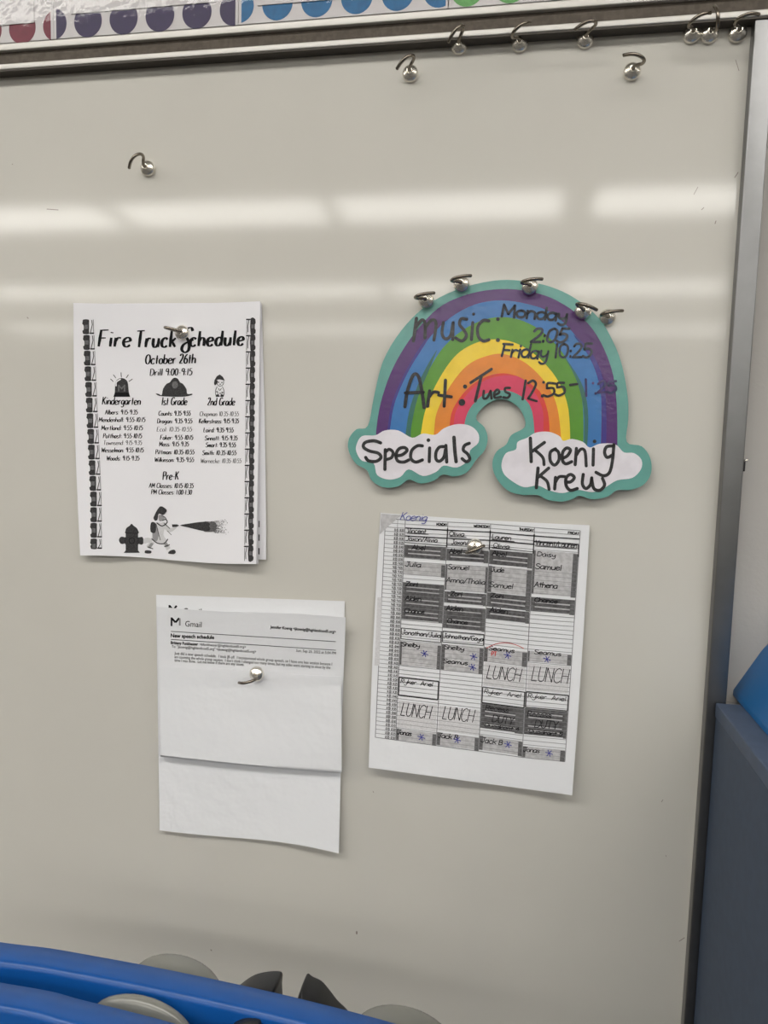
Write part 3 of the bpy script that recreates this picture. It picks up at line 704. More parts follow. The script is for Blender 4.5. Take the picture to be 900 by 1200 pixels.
def block(c, r0, r1, dark, el=.10, er=.10):
    K = Ink(h_sch, .00042 if dark else .00038)
    K.quad(T(c + .01, r0), T(c + .985, r0), T(c + .985, r1), T(c + .01, r1), 8, 2)
    K.build('grey_bar', M['dark_hl'] if dark else M['light_hl'], pg2, 'dark grey highlighter bar' if dark else 'light grey highlighter bar')
    if el: ED.quad(T(c + .01, r0), T(c + el * .9, r0), T(c + el * .9, r1), T(c + .01, r1), 1, 3)
    if er: ED.quad(T(c + 1 - er, r0 + .2), T(c + .99, r0 + .2), T(c + .99, r1 + .2), T(c + 1 - er, r1 + .2), 1, 3)
    if dark:                                      # unmarked slivers left between the marker passes
        n = int(round(r1 - r0))
        for i in range(1, n):
            if (i + c) % 3 == 1 and n > 4: continue
            rr = r0 + i * (r1 - r0) / n
            gaps.quad(T(c + .10, rr - .10), T(c + .88, rr - .02), T(c + .88, rr + .25), T(c + .10, rr + .16), 5, 1)
block(1, 6, 8.9, True, .04, .14); block(1, 10.1, 13, False, .0, .10); block(1, 15, 23.8, True, .06, .10); block(1, 29.2, 34.8, False, .06, .09); block(1, 50.2, 52.9, False, .08, .10)
block(2, 6.3, 9, True, .08, .12); block(2, 10, 16, False, .05, .06); block(2, 16.4, 19, True, .08, .08); block(2, 19.8, 25, True, .10, .08); block(2, 28.9, 34.9, False, .10, .10); block(2, 49.8, 52.8, False, .10, .10)
block(3, 6, 9.3, True, .06, .12); block(3, 9.7, 15.8, False, .10, .12); block(3, 16, 19.2, True, .08, .10); block(3, 19.5, 22, True, .06, .10); block(3, 28.7, 32, False, .10, .12); block(3, 41.5, 47.5, True, .05, .2); block(3, 49.3, 52.6, False, .10, .10)
block(4, 5.2, 15.2, False, .06, .12); block(4, 16, 19.2, True, .08, .12); block(4, 28.4, 30.8, False, .05, .1); block(4, 41.6, 47.6, True, .03, .08); block(4, 50.4, 52.9, False, .08, .12)
for c, r0, r1 in ((1, 43.4, 49.8), (2, 43.5, 49.4), (3, 32.2, 37.6), (4, 31.2, 37.4)):
    LG = Ink(h_sch, .00036); LG.quad(T(c + .03, r0), T(c + .97, r0), T(c + .97, r1), T(c + .03, r1), 5, 3); LG.build('faint_shading', M['ink_vpale'], pg2)
gaps.build('marker_streaks', M['light_hl'], pg2, 'pale streaks between marker passes', kind='stuff')
ED.build('marker_overlaps', M['edge_hl'], pg2, 'dark overlapping ends of the bars', kind='stuff')
k = Ink(h_sch, .00055)                              # ruled lines seen through the light bars
for c in range(1, 5):
    for r in range(10, 53):
        k.stroke([T(c + .02, r), T(c + .5, r), T(c + .98, r)], .35, caps=False)
k.build('table_rules', M['line'], pg2)
k = Ink(h_sch, .0006)
def cellbox(c, r0, r1, w=1.0):
    k.stroke([T(c + .02, r0), T(c + .98, r0), T(c + .98, r1), T(c + .02, r1), T(c + .02, r0)], w, caps=False)
cellbox(1, 37.8, 42.2, 1.1); cellbox(3, 38, 41.6, 1.0); cellbox(4, 37.8, 41.4, 1.0); cellbox(1, 26, 28.6, .8); cellbox(2, 25.8, 28.4, .8)
for c in range(1, 5): k.stroke([T(c + .01, 1.9), T(c + 1, 1.9)], 1.1, caps=False)
for c in range(1, 4): k.stroke([T(c + .01, 3.8), T(c + 1, 3.8)], 1.0, caps=False)
for c in range(1, 4): k.stroke([T(c + .01, 5.4), T(c + 1, 5.6)], .7, caps=False)
k.stroke([T(4.0, 3.2), T(4.98, 3.2), T(5, 6)], 1.1, caps=False)
for c in (1, 2, 3): k.stroke([T(c + 1, 1.5), T(c + 1, 6)], 1.3, caps=False)
def wr(txt, c0, r, c1, hh, w=.8, j=.25): write(k, txt, T(c0, r), T(c1, r), hh, w, slant=.12, jitter=j)
wr("Vincent", 1.05, 3.0, 1.50, 5.2); wr("Olivia", 2.04, 3.2, 2.40, 5.2); wr("Lauren", 3.04, 3.4, 3.48, 5.4); wr("Vincent/Lauren", 4.03, 4.0, 4.95, 6, .8)
for a, b, r in ((1.05, 1.56, 3.15), (2.05, 2.45, 3.35), (3.04, 3.56, 3.6), (3.06, 3.5, 5.55), (4.03, 4.95, 4.2)): k.stroke([T(a, r), T(b, r)], .7, caps=False)
wr("Jaxon/Alivia", 1.03, 4.95, 1.78, 5.2); wr("Jaxon/", 2.10, 5.2, 2.50, 5.4); wr("Olivia", 3.08, 5.35, 3.46, 5)
wr("Abel", 1.18, 6.95, 1.50, 5.2, 1.1); wr("Abel", 2.06, 7.3, 2.36, 5.2, 1.1); wr("Abel", 3.06, 7.2, 3.40, 5.2, 1.1); wr("Daisy", 4.08, 6.5, 4.50, 5.4, .9)
wr("Julia", 1.04, 11.1, 1.42, 5.4, 1.0); wr("Samuel", 2.05, 11.1, 2.55, 5.6, .9); wr("Jude", 3.06, 11, 3.36, 5.4, 1.0); wr("Samuel", 4.06, 9.4, 4.64, 6.2, 1.0)
wr("Amna/Thalia", 2.03, 14.2, 2.95, 5.8, .9); wr("Samuel", 3.04, 14.6, 3.58, 6, .9); wr("Athena", 4.06, 13.6, 4.58, 6, 1.0)
wr("Zori", 1.07, 15.8, 1.36, 5, 1.1); wr("Aiden", 1.08, 19.2, 1.46, 5.2, 1.1); wr("Chance", 1.07, 22.2, 1.55, 5, 1.1)
wr("Zori", 2.14, 17.3, 2.42, 5, 1.1); wr("Aiden", 2.06, 20.8, 2.46, 5.6, 1.1); wr("Chance", 2.10, 23.8, 2.58, 5, 1.1)
wr("Zori", 3.08, 17, 3.38, 5, 1.1); wr("Aiden", 3.08, 20.4, 3.50, 5.4, 1.1); wr("Chance", 4.08, 17, 4.60, 5, 1.2)
wr("Jonathan/Julia", 1.03, 27.5, 1.97, 5.2, .8); wr("Johnathan/Gaya", 2.03, 27.4, 2.97, 5.2, .8)
wr("Shelby", 1.04, 30.3, 1.48, 5, .9); wr("Shelby", 2.06, 30.0, 2.54, 5, .9); wr("Seamus", 2.06, 33.3, 2.64, 5, .9)
wr("Seamus", 3.10, 29.25, 3.70, 4.8, .9); wr("Seamus", 4.14, 29.0, 4.76, 5, .9)
wr("Ryker  Ariel", 1.05, 39.2, 1.84, 5, .7); wr("Ryker  Ariel", 3.05, 39.4, 3.90, 5, .7); wr("Ryker  Ariel", 4.05, 39.2, 4.93, 5.2, .7)
wr("LUNCH", 1.08, 46.9, 1.82, 15, .85, .1); wr("LUNCH", 2.10, 46.5, 2.84, 15, .85, .1); wr("LUNCH", 3.08, 35.8, 3.86, 15.5, .85, .1); wr("LUNCH", 4.10, 35.2, 4.95, 17, .85, .1)
wr("Recess", 3.10, 43.2, 3.64, 6, 1.0); wr("Recess", 4.06, 43.4, 4.62, 6.4, 1.0); wr("DUTY", 3.26, 45.8, 3.76, 8.6, 1.0); wr("DUTY", 4.24, 45.8, 4.78, 9, 1.0)
wr("Quadrant 4", 3.10, 47.1, 3.90, 4, 1.0); wr("Quadrant 5", 4.12, 47.2, 4.90, 4, 1.0)
wr("Jonas", 1.03, 51.5, 1.38, 5.2, 1.0); wr("Jack B", 2.03, 51, 2.50, 5.4, .95); wr("Jack B", 3.04, 50.8, 3.54, 5.6, .95); wr("Jonas", 4.02, 51.6, 4.40, 5.2, .95)
k.build('handwriting', M['pen'], pg2)
k = Ink(h_sch, .0007)
for x, y in ((497.5, 766), (555, 769.5), (553.7, 782), (493.7, 864), (535.7, 867), (594.7, 768), (641, 772.5), (595.3, 872.5), (643.5, 882.8)):
    for a in (.3, 1.25, 2.3): 
        L_ = 4.3 if a < 1 else 3.9
        k.stroke([(x - L_ * cos(a), y - L_ * sin(a)), (x + L_ * cos(a), y + L_ * sin(a))], .95)
write(k, "Koenig", (468.5, 609), (500, 611), 9, .9, slant=.3, jitter=.3)
k.build('handwriting', M['blue_pen'], pg2, 'blue pen stars and name')
k = Ink(h_sch, .0007); write(k, "PT", (575.5, 768.5), (582, 769), 5, .9); k.stroke(catmull([(570, 759.5), (580, 755), (592, 753.2), (604, 755.5), (614, 760)], 4), .7)
k.build('handwriting', M['red_pen'], pg2, 'red pen note')
k = Ink(h_sch, .0004); k.poly([(446.6, 602), (470, 603.6), (458, 614), (445.2, 626)]); k.build('corner_shadow_print', M['light_hl'], pg2, 'grey copied shadow of a folded corner')
k = Ink(h_sch, .0004); k.quad((442.5, 700), (447.5, 700), (444.5, 780), (438.8, 780), 1, 5); k.build('corner_shadow_print', M['ink_vpale'], pg2)

# ------------------------------------------------------------------ rainbow cut-out
rb = thing('rainbow_sign', 'laminated rainbow cut-out with two white clouds and black marker writing', 'sign', W(585, 450, 0))
HR = 0.0032
def h_r(x, y): return HR + 0.0065 * min(1.15, max(0.0, (y - 335) / 250))
def slab(name, outline, mat, parent, h, thick, seg=4, label=None):
    P = catmull(outline, seg, True); P = [(p[0], p[1]) for p in P]
    tris = tessellate_polygon([[Vector((p[0], p[1], 0)) for p in P]])
    n = len(P); V = [W(x, y, h_r(x, y) + h) for x, y in P]; V += [v + Vector((0, thick, 0)) for v in V]
    F = []
    for t in tris:
        a = sum(P[t[i]][0] * P[t[(i + 1) % 3]][1] - P[t[(i + 1) % 3]][0] * P[t[i]][1] for i in range(3))
        t = tuple(t) if a < 0 else tuple(reversed(t)); F.append(t); F.append(tuple(i + n for i in reversed(t)))
    F += [(i, i + n, (i + 1) % n + n, (i + 1) % n) for i in range(n)]
    o = link(name, V, F, mat, parent)
    if label: o['label'] = label
    return o
outer = [(438, 466), (448.6, 424), (469.7, 388), (499, 358.6), (535, 339.6), (577.4, 329), (611, 329), (645, 336), (674.5, 350), (702, 373), (718.8, 401), (729.4, 430), (735.7, 466), (736.2, 492)]
rcloud = [(734.4, 517.8), (752, 523), (762, 536.7), (763, 554.4), (754.4, 567.8), (739, 574), (723, 574.4), (712, 582), (694.4, 585), (679, 581), (672, 584.4), (659, 587.8), (641, 585.6), (630, 580), (612, 580), (594.4, 574.4), (581, 559), (577, 543), (582, 529), (593, 521), (599, 510), (612, 503)]
inner = [(615.6, 498), (614.5, 490), (609, 479), (596.4, 469.6), (581.6, 468.3), (566.8, 476.8), (557.8, 490)]
lcloud = [(567.8, 501), (571.5, 514), (567.8, 527.8), (557.8, 539), (547.8, 553), (533, 558.4), (519, 556), (509, 563), (493, 566.7), (479, 562), (466.7, 570), (449, 571), (435.6, 563), (430, 551), (416.7, 543), (408.4, 527.8), (409, 514), (417.8, 503), (431, 499)]
slab('backing', outer + rcloud + inner + lcloud, M['teal'], rb, 0, 0.0009, 4, 'teal cut-out border')
A = {
'tp': [(441, 515), (441, 503), (446.5, 470.5), (461, 430), (484.5, 392), (514, 360.7), (547.8, 345), (581.6, 339), (611, 340), (640.7, 347), (668, 361.5), (691.4, 381.8), (708, 409), (718.8, 441), (723, 479), (723.5, 528)],
'pb': [(456, 515), (457, 503), (463, 470.5), (480, 432.5), (501, 398.7), (526.7, 373), (556, 357), (585.8, 352), (615, 355.6), (645, 365.7), (670, 388), (691, 417.7), (702, 449), (705, 479), (704, 530)],
'bg': [(478, 520), (480, 505), (484.5, 479), (499, 441), (518, 409), (543.6, 386), (573, 373), (602.7, 373), (632, 386), (657.6, 411), (674.5, 441), (683, 474.7), (683.8, 524)],
'gy': [(492, 515), (493.7, 505), (499, 479), (514, 445), (535, 415.6), (560.5, 400.8), (585.8, 397.8), (611, 405), (636.5, 424), (655.5, 449), (666, 479), (668.5, 523)],
'yo': [(508, 515), (509, 503), (512, 483), (526.7, 453.6), (547.8, 428), (573, 416.4), (594, 415.6), (619.6, 428), (642.8, 453.6), (653.4, 479), (658, 517)],
'op': [(524, 512), (526.7, 500), (531, 479), (547.8, 455.7), (569, 441.8), (590, 437.5), (611, 443), (630, 457.8), (640.7, 483), (643, 512)],
'pt': [(543, 508), (545.7, 490), (552, 476.8), (564.7, 464), (581.6, 457.8), (598.5, 458.6), (615.4, 468), (623.8, 483), (626.8, 513)],
}
def band(a, b, mat, label, lift=0.0001):
    k = Ink(h_r, lift); pa, pb = catmull(A[a], 5), catmull(A[b], 5)
    def res(P, n):
        L = [0]
        for i in range(1, len(P)): L.append(L[-1] + (P[i] - P[i - 1]).length)
        out = []; j = 0
        for q in range(n + 1):
            d = L[-1] * q / n
            while j < len(P) - 2 and L[j + 1] < d: j += 1
            f = (d - L[j]) / max(1e-6, L[j + 1] - L[j]); out.append(P[j].lerp(P[j + 1], f))
        return out
    n = 60; ra, rb_ = res(pa, n), res(pb, n); vs_ = []
    for p, q in zip(ra, rb_): vs_ += [p, q]
    k.put(vs_, [(2 * i, 2 * i + 1, 2 * i + 3, 2 * i + 2) for i in range(n)])
    k.build('colour_band', mat, rb, label)
band('tp', 'pb', M['purple'], 'purple outer band'); band('pb', 'bg', M['blue'], 'blue band'); band('bg', 'gy', M['green'], 'green band')
band('gy', 'yo', M['yellow'], 'yellow band'); band('yo', 'op', M['orange'], 'orange band'); band('op', 'pt', M['pink'], 'pink inner band')
def sliver(pts, mat, label):
    k = Ink(h_r, .0002); k.poly(catmull(pts, 4, True)); k.build('colour_band', mat, rb, label)
sliver([(475.5, 515), (476, 503), (481, 476), (494, 441), (512, 410), (503, 433), (489, 468), (482, 500), (481, 515)], M['dgreen'], 'dark green sliver beside the blue band')
sliver([(705.5, 525), (705.5, 480), (702, 449), (691, 419), (672, 392), (694, 414), (707, 445), (710.5, 480), (710, 525)], M['indigo'], 'indigo sliver beside the purple band')
sliver([(456, 513), (457, 503), (463, 470.5), (480, 432.5), (501, 398.7), (496, 401), (477, 432), (460, 470), (454, 503), (453, 513)], M['indigo'], 'indigo sliver beside the purple band')
sliver([(684.5, 522), (684, 480), (675, 444), (660, 416), (681, 448), (689, 480), (688, 522)], M['dgreen'], 'dark green sliver beside the blue band')
sliver([(637, 511), (636.5, 483), (628, 462), (614, 448), (632, 458), (642, 483), (643.5, 511)], M['red'], 'red sliver beside the pink band')
sliver([(527, 500), (531, 479), (548, 455.5), (569, 441.8), (590, 437.4), (605, 441), (590, 440), (570, 445), (551, 458), (535, 480), (531, 500)], M['red'], 'red sliver beside the pink band')
slab('cloud', [(417.8, 521), (424.4, 511), (440, 510), (451, 504.4), (466.7, 504.4), (483, 513), (495.6, 508), (510, 509.5), (520, 502), (535.6, 497), (551, 499), (560.4, 507.8), (560.4, 519), (551, 527.8), (549, 539), (535.6, 547.8), (520, 545.6), (511, 553), (495.6, 557.8), (479, 550), (469, 559), (455.6, 562), (442, 556.7), (437.8, 543), (424.4, 540), (417.8, 530)],
     M['cloud'], rb, .00035, .00015, 4, 'white cloud reading specials')
slab('cloud', [(587.8, 543), (593, 531), (604.4, 526.7), (606.7, 517.8), (617.8, 513), (627.8, 507), (643, 506), (655.6, 511), (660, 516.7), (670, 514.4), (683, 517.8), (691, 524.4), (703, 520), (721, 520.7), (731, 530), (743, 531), (751.8, 539), (751, 550), (741, 560), (723, 563), (707.8, 572), (694.4, 576.7), (676, 574), (659, 577.8), (643, 574.4), (630, 569), (614, 571), (599, 563), (590, 554.4)],
     M['cloud'], rb, .00035, .00015, 4, 'white cloud with the group name')
k = Ink(h_r, .0007)
S_ = lambda pts, w=4.0, sm=True: k.stroke(catmull(pts, 5) if sm and len(pts) > 2 else pts, w)
# "Specials"
S_([(446, 519), (438, 516.5), (428, 518.5), (426, 524), (433, 528.5), (443, 531), (446.5, 536), (441, 540.5), (432, 540), (428.5, 536)], 3.8)
S_([(451.5, 527), (451, 550)], 3.8); S_([(451.5, 530), (456, 526.5), (460.5, 530), (459, 536), (453, 538.5)], 3.6)
S_([(464.5, 534), (471, 533), (477, 528), (474, 524.5), (467.5, 526), (464, 533), (466, 540), (473, 541.5), (479, 539)], 3.8)
S_([(495, 522.5), (489, 522.5), (482.5, 528), (481.5, 537), (487, 541.5), (495, 539)], 3.8)
S_([(503.5, 525), (503, 541)], 3.8); k.disc(502, 515.8, 2.2)
S_([(521, 523.5), (515, 524), (511, 530), (511, 538), (515, 540.5), (520, 536), (522, 527)], 3.8); S_([(522.5, 522), (523.5, 541.5)], 3.8)
S_([(532, 512.5), (533, 528), (534.5, 541)], 4.2)
S_([(550, 519.5), (544.5, 522), (543, 527.5), (548, 532), (550.5, 538), (546.5, 541), (541.5, 537.5)], 3.8)
k.build('marker_writing', M['marker'], rb); k = Ink(h_r, .0007)
# "Koenig Krew"
S_([(621.5, 513.5), (622.5, 541)], 4.0); S_([(638, 518.5), (623.5, 529)], 3.8); S_([(627, 527.5), (636, 536), (637.5, 544.5)], 3.6)
S_([(651, 526), (645, 530), (645, 540), (650, 545), (655, 539), (654.5, 530), (650, 526.5)], 3.8)
S_([(659.5, 537), (665, 534), (668.5, 527.5), (664, 525), (659.5, 530), (659, 539), (663, 543.5), (670, 541)], 3.8)
S_([(675.5, 525.5), (674, 544.5)], 3.8); S_([(675, 534), (680.5, 526.5), (685.5, 529), (687, 546)], 3.6)
S_([(695.5, 526), (695, 545)], 3.8); k.disc(696.8, 517.2, 2.2)
S_([(719, 522.5), (711, 523.5), (708.5, 530), (711.5, 536), (718, 533)], 3.8); S_([(719.5, 521), (717.5, 541), (714, 554), (707, 557.5), (698.5, 553.5)], 3.8)
S_([(630.5, 548.5), (628.5, 571.5)], 4.0); S_([(643, 548.5), (631, 559)], 3.8); S_([(633.5, 558), (641, 564), (643.5, 573.5)], 3.6)
S_([(651, 559.5), (650, 573)], 3.8); S_([(650.5, 566), (655, 559), (662, 558.5)], 3.6)
S_([(663.5, 565), (669, 564.5), (673, 559.5), (668.5, 556), (663.5, 560), (663.5, 569), (668.5, 574.5), (676.5, 572.5)], 3.8)
S_([(683.5, 556), (682.5, 567), (686.5, 572.5), (692, 568), (693.5, 560)], 3.8); S_([(693.5, 562), (696, 572.5), (703, 574.5), (708.5, 568.5), (706, 560.5)], 3.8)
k.build('marker_writing', M['marker'], rb)
k = Ink(h_r, .0007)
# music :
S_([(488, 373), (484.5, 399.5)], 3.8); S_([(487, 384), (494, 375), (498, 379), (498, 396)], 3.6); S_([(498, 384), (506, 375), (511, 379), (508.5, 398.5)], 3.6)
S_([(519.5, 378), (518, 391), (522, 397), (528, 393), (531, 378)], 3.6); S_([(531, 378), (530.5, 398)], 3.6)
S_([(547, 374), (540.5, 373.5), (538.5, 380), (543, 386), (546.5, 393), (541.5, 399.5), (534, 396)], 3.6)
S_([(554, 378), (552.5, 398)], 3.6); k.disc(555, 368, 1.8)
S_([(573, 376), (566, 375.5), (560, 383), (560.5, 394), (566, 399.5), (573, 398)], 3.6); k.disc(583.5, 374, 2.2); k.disc(583.5, 398.5, 2.4)
k.build('marker_writing', M['marker'], rb); k = Ink(h_r, .0007)
# Art :
S_([(474.5, 476.5), (477.5, 458), (484, 440), (490, 440.5), (494, 456), (497, 477.5)], 4.0); S_([(475, 460.5), (496, 459.5)], 3.8)
S_([(503.5, 458), (501, 476)], 3.8); S_([(502.5, 466), (508, 459.5), (514, 460)], 3.6)
S_([(522, 445.5), (520.5, 476)], 3.8); S_([(514, 463), (529, 465)], 3.6); k.disc(545, 453, 2.5); k.disc(541.3, 471.5, 4.0)
k.build('marker_writing', M['marker'], rb); k = Ink(h_r, .0007)
# Tues
S_([(551.5, 448.5), (576, 432.5)], 3.2); S_([(564, 441), (557, 470)], 3.6)
S_([(567, 458), (566.5, 466.5), (571, 466), (575, 458)], 2.9); S_([(575, 458), (576, 467)], 2.9)
S_([(579.5, 463), (585, 460), (583, 456.5), (579.5, 460), (580, 466), (587, 465)], 2.9); S_([(597.5, 454.5), (592, 455), (592.5, 459), (597.5, 462), (595, 466), (590, 465.5)], 2.9)
k.build('marker_writing', M['marker'], rb); k = Ink(h_r, .0007)
# 12:55-
S_([(616, 446), (612.5, 468)], 2.9); S_([(619, 449), (624.5, 446), (628, 450), (624, 459), (619, 467)], 2.9); S_([(619, 467), (629, 470)], 2.6)
k.disc(637, 448, 1.7); k.disc(635.5, 464, 1.9)
S_([(651, 449.5), (642, 449), (641, 455)], 2.8); S_([(641, 455), (648.5, 455), (649, 461), (642, 464.5), (637, 463)], 2.8)
S_([(661, 448.5), (653.5, 449), (653, 454)], 2.8); S_([(653, 454), (660.5, 453.5), (661.5, 460), (655, 463.5), (650.5, 462)], 2.8)
S_([(668, 451), (676.5, 450)], 2.8)
k.build('marker_writing', M['marker'], rb)
k = Ink(h_r, .0007)
write(k, "Monday", (587, 370.5), (665, 377), 14, 3.0, slant=.05, jitter=.5)
k.build('marker_writing', M['marker_soft'], rb, 'smudged grey marker writing'); k = Ink(h_r, .0007)
write(k, "2:05", (621, 401), (664, 401), 16, 3.0, slant=.3)
k.build('marker_writing', M['marker_soft'], rb, 'smudged grey marker writing'); k = Ink(h_r, .0007)
write(k, "Friday", (587, 417), (642, 421.5), 15, 2.6, slant=.12, jitter=.5); write(k, "10:25", (648, 419), (694, 418.5), 16, 2.7, slant=.1)
k.build('marker_writing', M['marker_soft'], rb, 'smudged grey marker writing')
k = Ink(h_r, .0007)
S_([(686.5, 444.5), (687, 464)], 2.6); k.disc(695, 449, 1.5); k.disc(698, 461, 1.6)
S_([(701, 450), (707, 446), (709, 451), (700.5, 460)], 2.6); S_([(700.5, 460), (710, 459.5)], 2.6)
S_([(722, 446.5), (713.5, 448), (713, 452)], 2.6); S_([(713, 452), (720, 451.5), (722, 456.5), (716, 460.5), (712, 459)], 2.6)
k.build('marker_writing', M['marker_faint'], rb, 'faded marker writing')

# ------------------------------------------------------------------ magnetic hooks
def lathe(prof, n=28):
    V, F = [], []
    for r, y in prof:
        for i in range(n): V.append((r * cos(2 * pi * i / n), -y, r * sin(2 * pi * i / n)))
    for j in range(len(prof) - 1):
        for i in range(n): a, b = j * n + i, j * n + (i + 1) % n; F.append((a, b, b + n, a + n))
    F.append(tuple(range(n))); F.append(tuple(reversed(range((len(prof) - 1) * n, len(prof) * n))))
    return V, F
base_me = bpy.data.meshes.new('base')
v, f = lathe([(.0078, 0), (.0081, .0004), (.0081, .0030), (.0079, .0034), (.0074, .0045), (.0060, .0058), (.0042, .0068), (.0029, .0078), (.00275, .0090), (.0018, .0092)])
base_me.from_pydata(v, [], f); base_me.materials.append(M['nickel'])
for p in base_me.polygons: p.use_smooth = True
for p in base_me.polygons:
    if len(p.vertices) > 4: p.use_smooth = False
bm = bmesh.new(); bm.from_mesh(base_me); bmesh.ops.recalc_face_normals(bm, faces=bm.faces[:]); bmesh.ops.split_edges(bm, edges=[e for e in bm.edges if len(e.link_faces) == 2 and e.calc_face_angle(0) > .5]); bm.to_mesh(base_me); bm.free()
def tube(pts, r, n=10):
    P = [Vector(p) for p in pts]; V, F = [], []
    up = Vector((0, 0, 1))
    t0 = (P[1] - P[0]).normalized(); nrm = t0.cross(Vector((0, 0, 1)));
    if nrm.length < .1: nrm = t0.cross(Vector((1, 0, 0)))
    nrm.normalize()
    for i, p in enumerate(P):
        t = (P[min(i + 1, len(P) - 1)] - P[max(i - 1, 0)]).normalized()
        nrm = (nrm - t * nrm.dot(t)).normalized(); b = t.cross(nrm)
        rr = r * (0.75 if i == len(P) - 1 else 1) * (1 + .75 * max(0, 1 - i / 7))
        for q in range(n): V.append(p + nrm * rr * cos(2 * pi * q / n) + b * rr * sin(2 * pi * q / n))
    for j in range(len(P) - 1):
        for q in range(n): a, b_ = j * n + q, j * n + (q + 1) % n; F.append((a, b_, b_ + n, a + n))
    F.append(tuple(reversed(range(n)))); F.append(tuple(range((len(P) - 1) * n, len(P) * n)))
    return V, F
path = catmull([(0, -.0055, 0), (-.0004, -.0110, 0), (-.0030, -.0155, 0), (-.0068, -.0200, 0), (-.0078, -.0255, 0), (-.0050, -.0300, 0), (.0000, -.0320, 0), (.0050, -.0308, 0), (.0090, -.0280, 0), (.0116, -.0255, 0)], 5)
hook_me = bpy.data.meshes.new('hook')
v, f = tube(path, .0016); hook_me.from_pydata([tuple(q) for q in v], [], f); hook_me.materials.append(M['nickel_wire'])
for p in hook_me.polygons: p.use_smooth = True
# x, y (photo), hook end direction (degrees, 0 = right, 90 = up), seat height, label
HK = [
 (172, 196.5, 225, 0.0, 'silver magnetic hook alone on bare board above the fire truck poster'),
 (480.5, 85, 215, 0.0, 'silver magnetic hook below the top rail, on bare board left of the row under it'),
 (538, 52.5, 225, 0.0, 'silver magnetic hook at the top rail, leftmost of those touching the rail shadow'),
 (609, 49.5, 32, 0.0, 'silver magnetic hook at the top rail between two others, its tip turned right'),
 (686, 45, 195, 0.0, 'silver magnetic hook at the top rail with a broad curl bent left'),
 (741, 82.5, 163, 0.0, 'silver magnetic hook lower than the rail row, near the right end of the board'),
 (811.5, 38.5, 25, 0.0, 'left one of two touching silver magnetic hooks at the top rail corner'),
 (832, 38.5, 100, 0.0, 'right one of two touching silver magnetic hooks, its tip pointing up'),
 (865, 37.5, 12, 0.0, 'silver magnetic hook in the top corner beside the side rail'),
 (499, 351.5, 12, .0045, 'silver magnetic hook holding the lower left shoulder of the rainbow arch'),
 (540.5, 332, 12, .0045, 'silver magnetic hook holding the rainbow arch, second from the left'),
 (621, 335, 8, .0045, 'silver magnetic hook at the crown of the rainbow arch'),
 (683.5, 364, -17, .0045, 'silver magnetic hook on the purple band, right shoulder of the rainbow'),
 (712, 371.5, 10, .0, 'silver magnetic hook just off the right shoulder of the rainbow, on bare board'),
 (212.5, 389.5, -12, .0035, 'silver magnetic hook on the title of the fire truck poster'),
 (300, 790.5, 196, .0082, 'dull silver magnetic hook pinning the folded letter flap'),
 (556.5, 641, 25, .0028, 'brass tinted magnetic hook pinning the schedule copy, seen end on'),
]
for x, y, ang, seat, lab in HK:
    p = W(x, y, seat + .004); p.y = -seat
    t = thing('magnetic_hook', lab, 'magnet', p, 'magnetic hooks on the whiteboard')
    for nm, me in (('base', base_me), ('hook', hook_me)):
        o = bpy.data.objects.new(nm, me); COL.objects.link(o); o.parent = t
    t.rotation_euler = (0, -rad(ang), 0)

# ------------------------------------------------------------------ slate blue cabinet and blue tub at the side
cz = W(845, 847, 0.03).z; cx = 0.1975
cab = thing('cabinet', 'slate blue laminate cabinet standing against the wall beside the whiteboard', 'cabinet', (cx + .3, -0.2, 0))
box('body', cx, cx + .75, -0.42, -0.014, 0.0, cz, M['navy'], cab, bevel=0.001)
box('top_board', cx - 0.001, cx + .76, -0.44, -0.014, cz, cz + 0.014, M['navytop'], cab, bevel=0.0015)
zt = cz + 0.0142
# upturned tub with sloping sides
q = WZ(863, 806, zt); q2 = W(900, 752, -q.y)
x0, y1 = q.x - .010, q.y + .005; dx = (q2.x - q.x); dz = (q2.z - q.z); 
def frustum(x0, x1, y0, y1, z0, z1, inset, r=.008, n=5):
    V, F = [], []
    lv = [(0, 0), (.06, 0.0), (.07, .0), (1.0, 1.0)]
    loops = []
    for zf, ins in [(0, -.0015), (.03, -.0015), (.05, .0), (.97, .97), (1.0, 1.03)]:
        a0, a1, b0, b1 = x0 + inset * ins, x1 - inset * ins, y0 + inset * ins, y1 - inset * ins
        L_ = []
        for cx_, cy_, st in ((a1 - r, b1 - r, 0), (a0 + r, b1 - r, 90), (a0 + r, b0 + r, 180), (a1 - r, b0 + r, 270)):
            for i in range(n + 1):
                a = rad(st + 90 * i / n); L_.append((cx_ + r * cos(a), cy_ + r * sin(a), z0 + (z1 - z0) * zf))
        loops.append(L_)
    m = len(loops[0])
    for L_ in loops: V += L_
    for j in range(len(loops) - 1):
        for i in range(m): F.append((j * m + i, j * m + (i + 1) % m, (j + 1) * m + (i + 1) % m, (j + 1) * m + i))
    F.append(tuple(reversed(range(m)))); F.append(tuple(range((len(loops) - 1) * m, len(loops) * m)))
    return V, F
v, f = frustum(x0, x0 + .30, y1 - .22, y1, zt, zt + .11, .11 * dx / max(dz, .01))
tub = link('storage_tub', v, f, M['binblue'], smooth=True)
tag(tub, 'bright blue plastic tub standing on the slate blue cabinet', 'tub')
md = tub.modifiers.new('b', 'EDGE_SPLIT'); md.split_angle = rad(40)

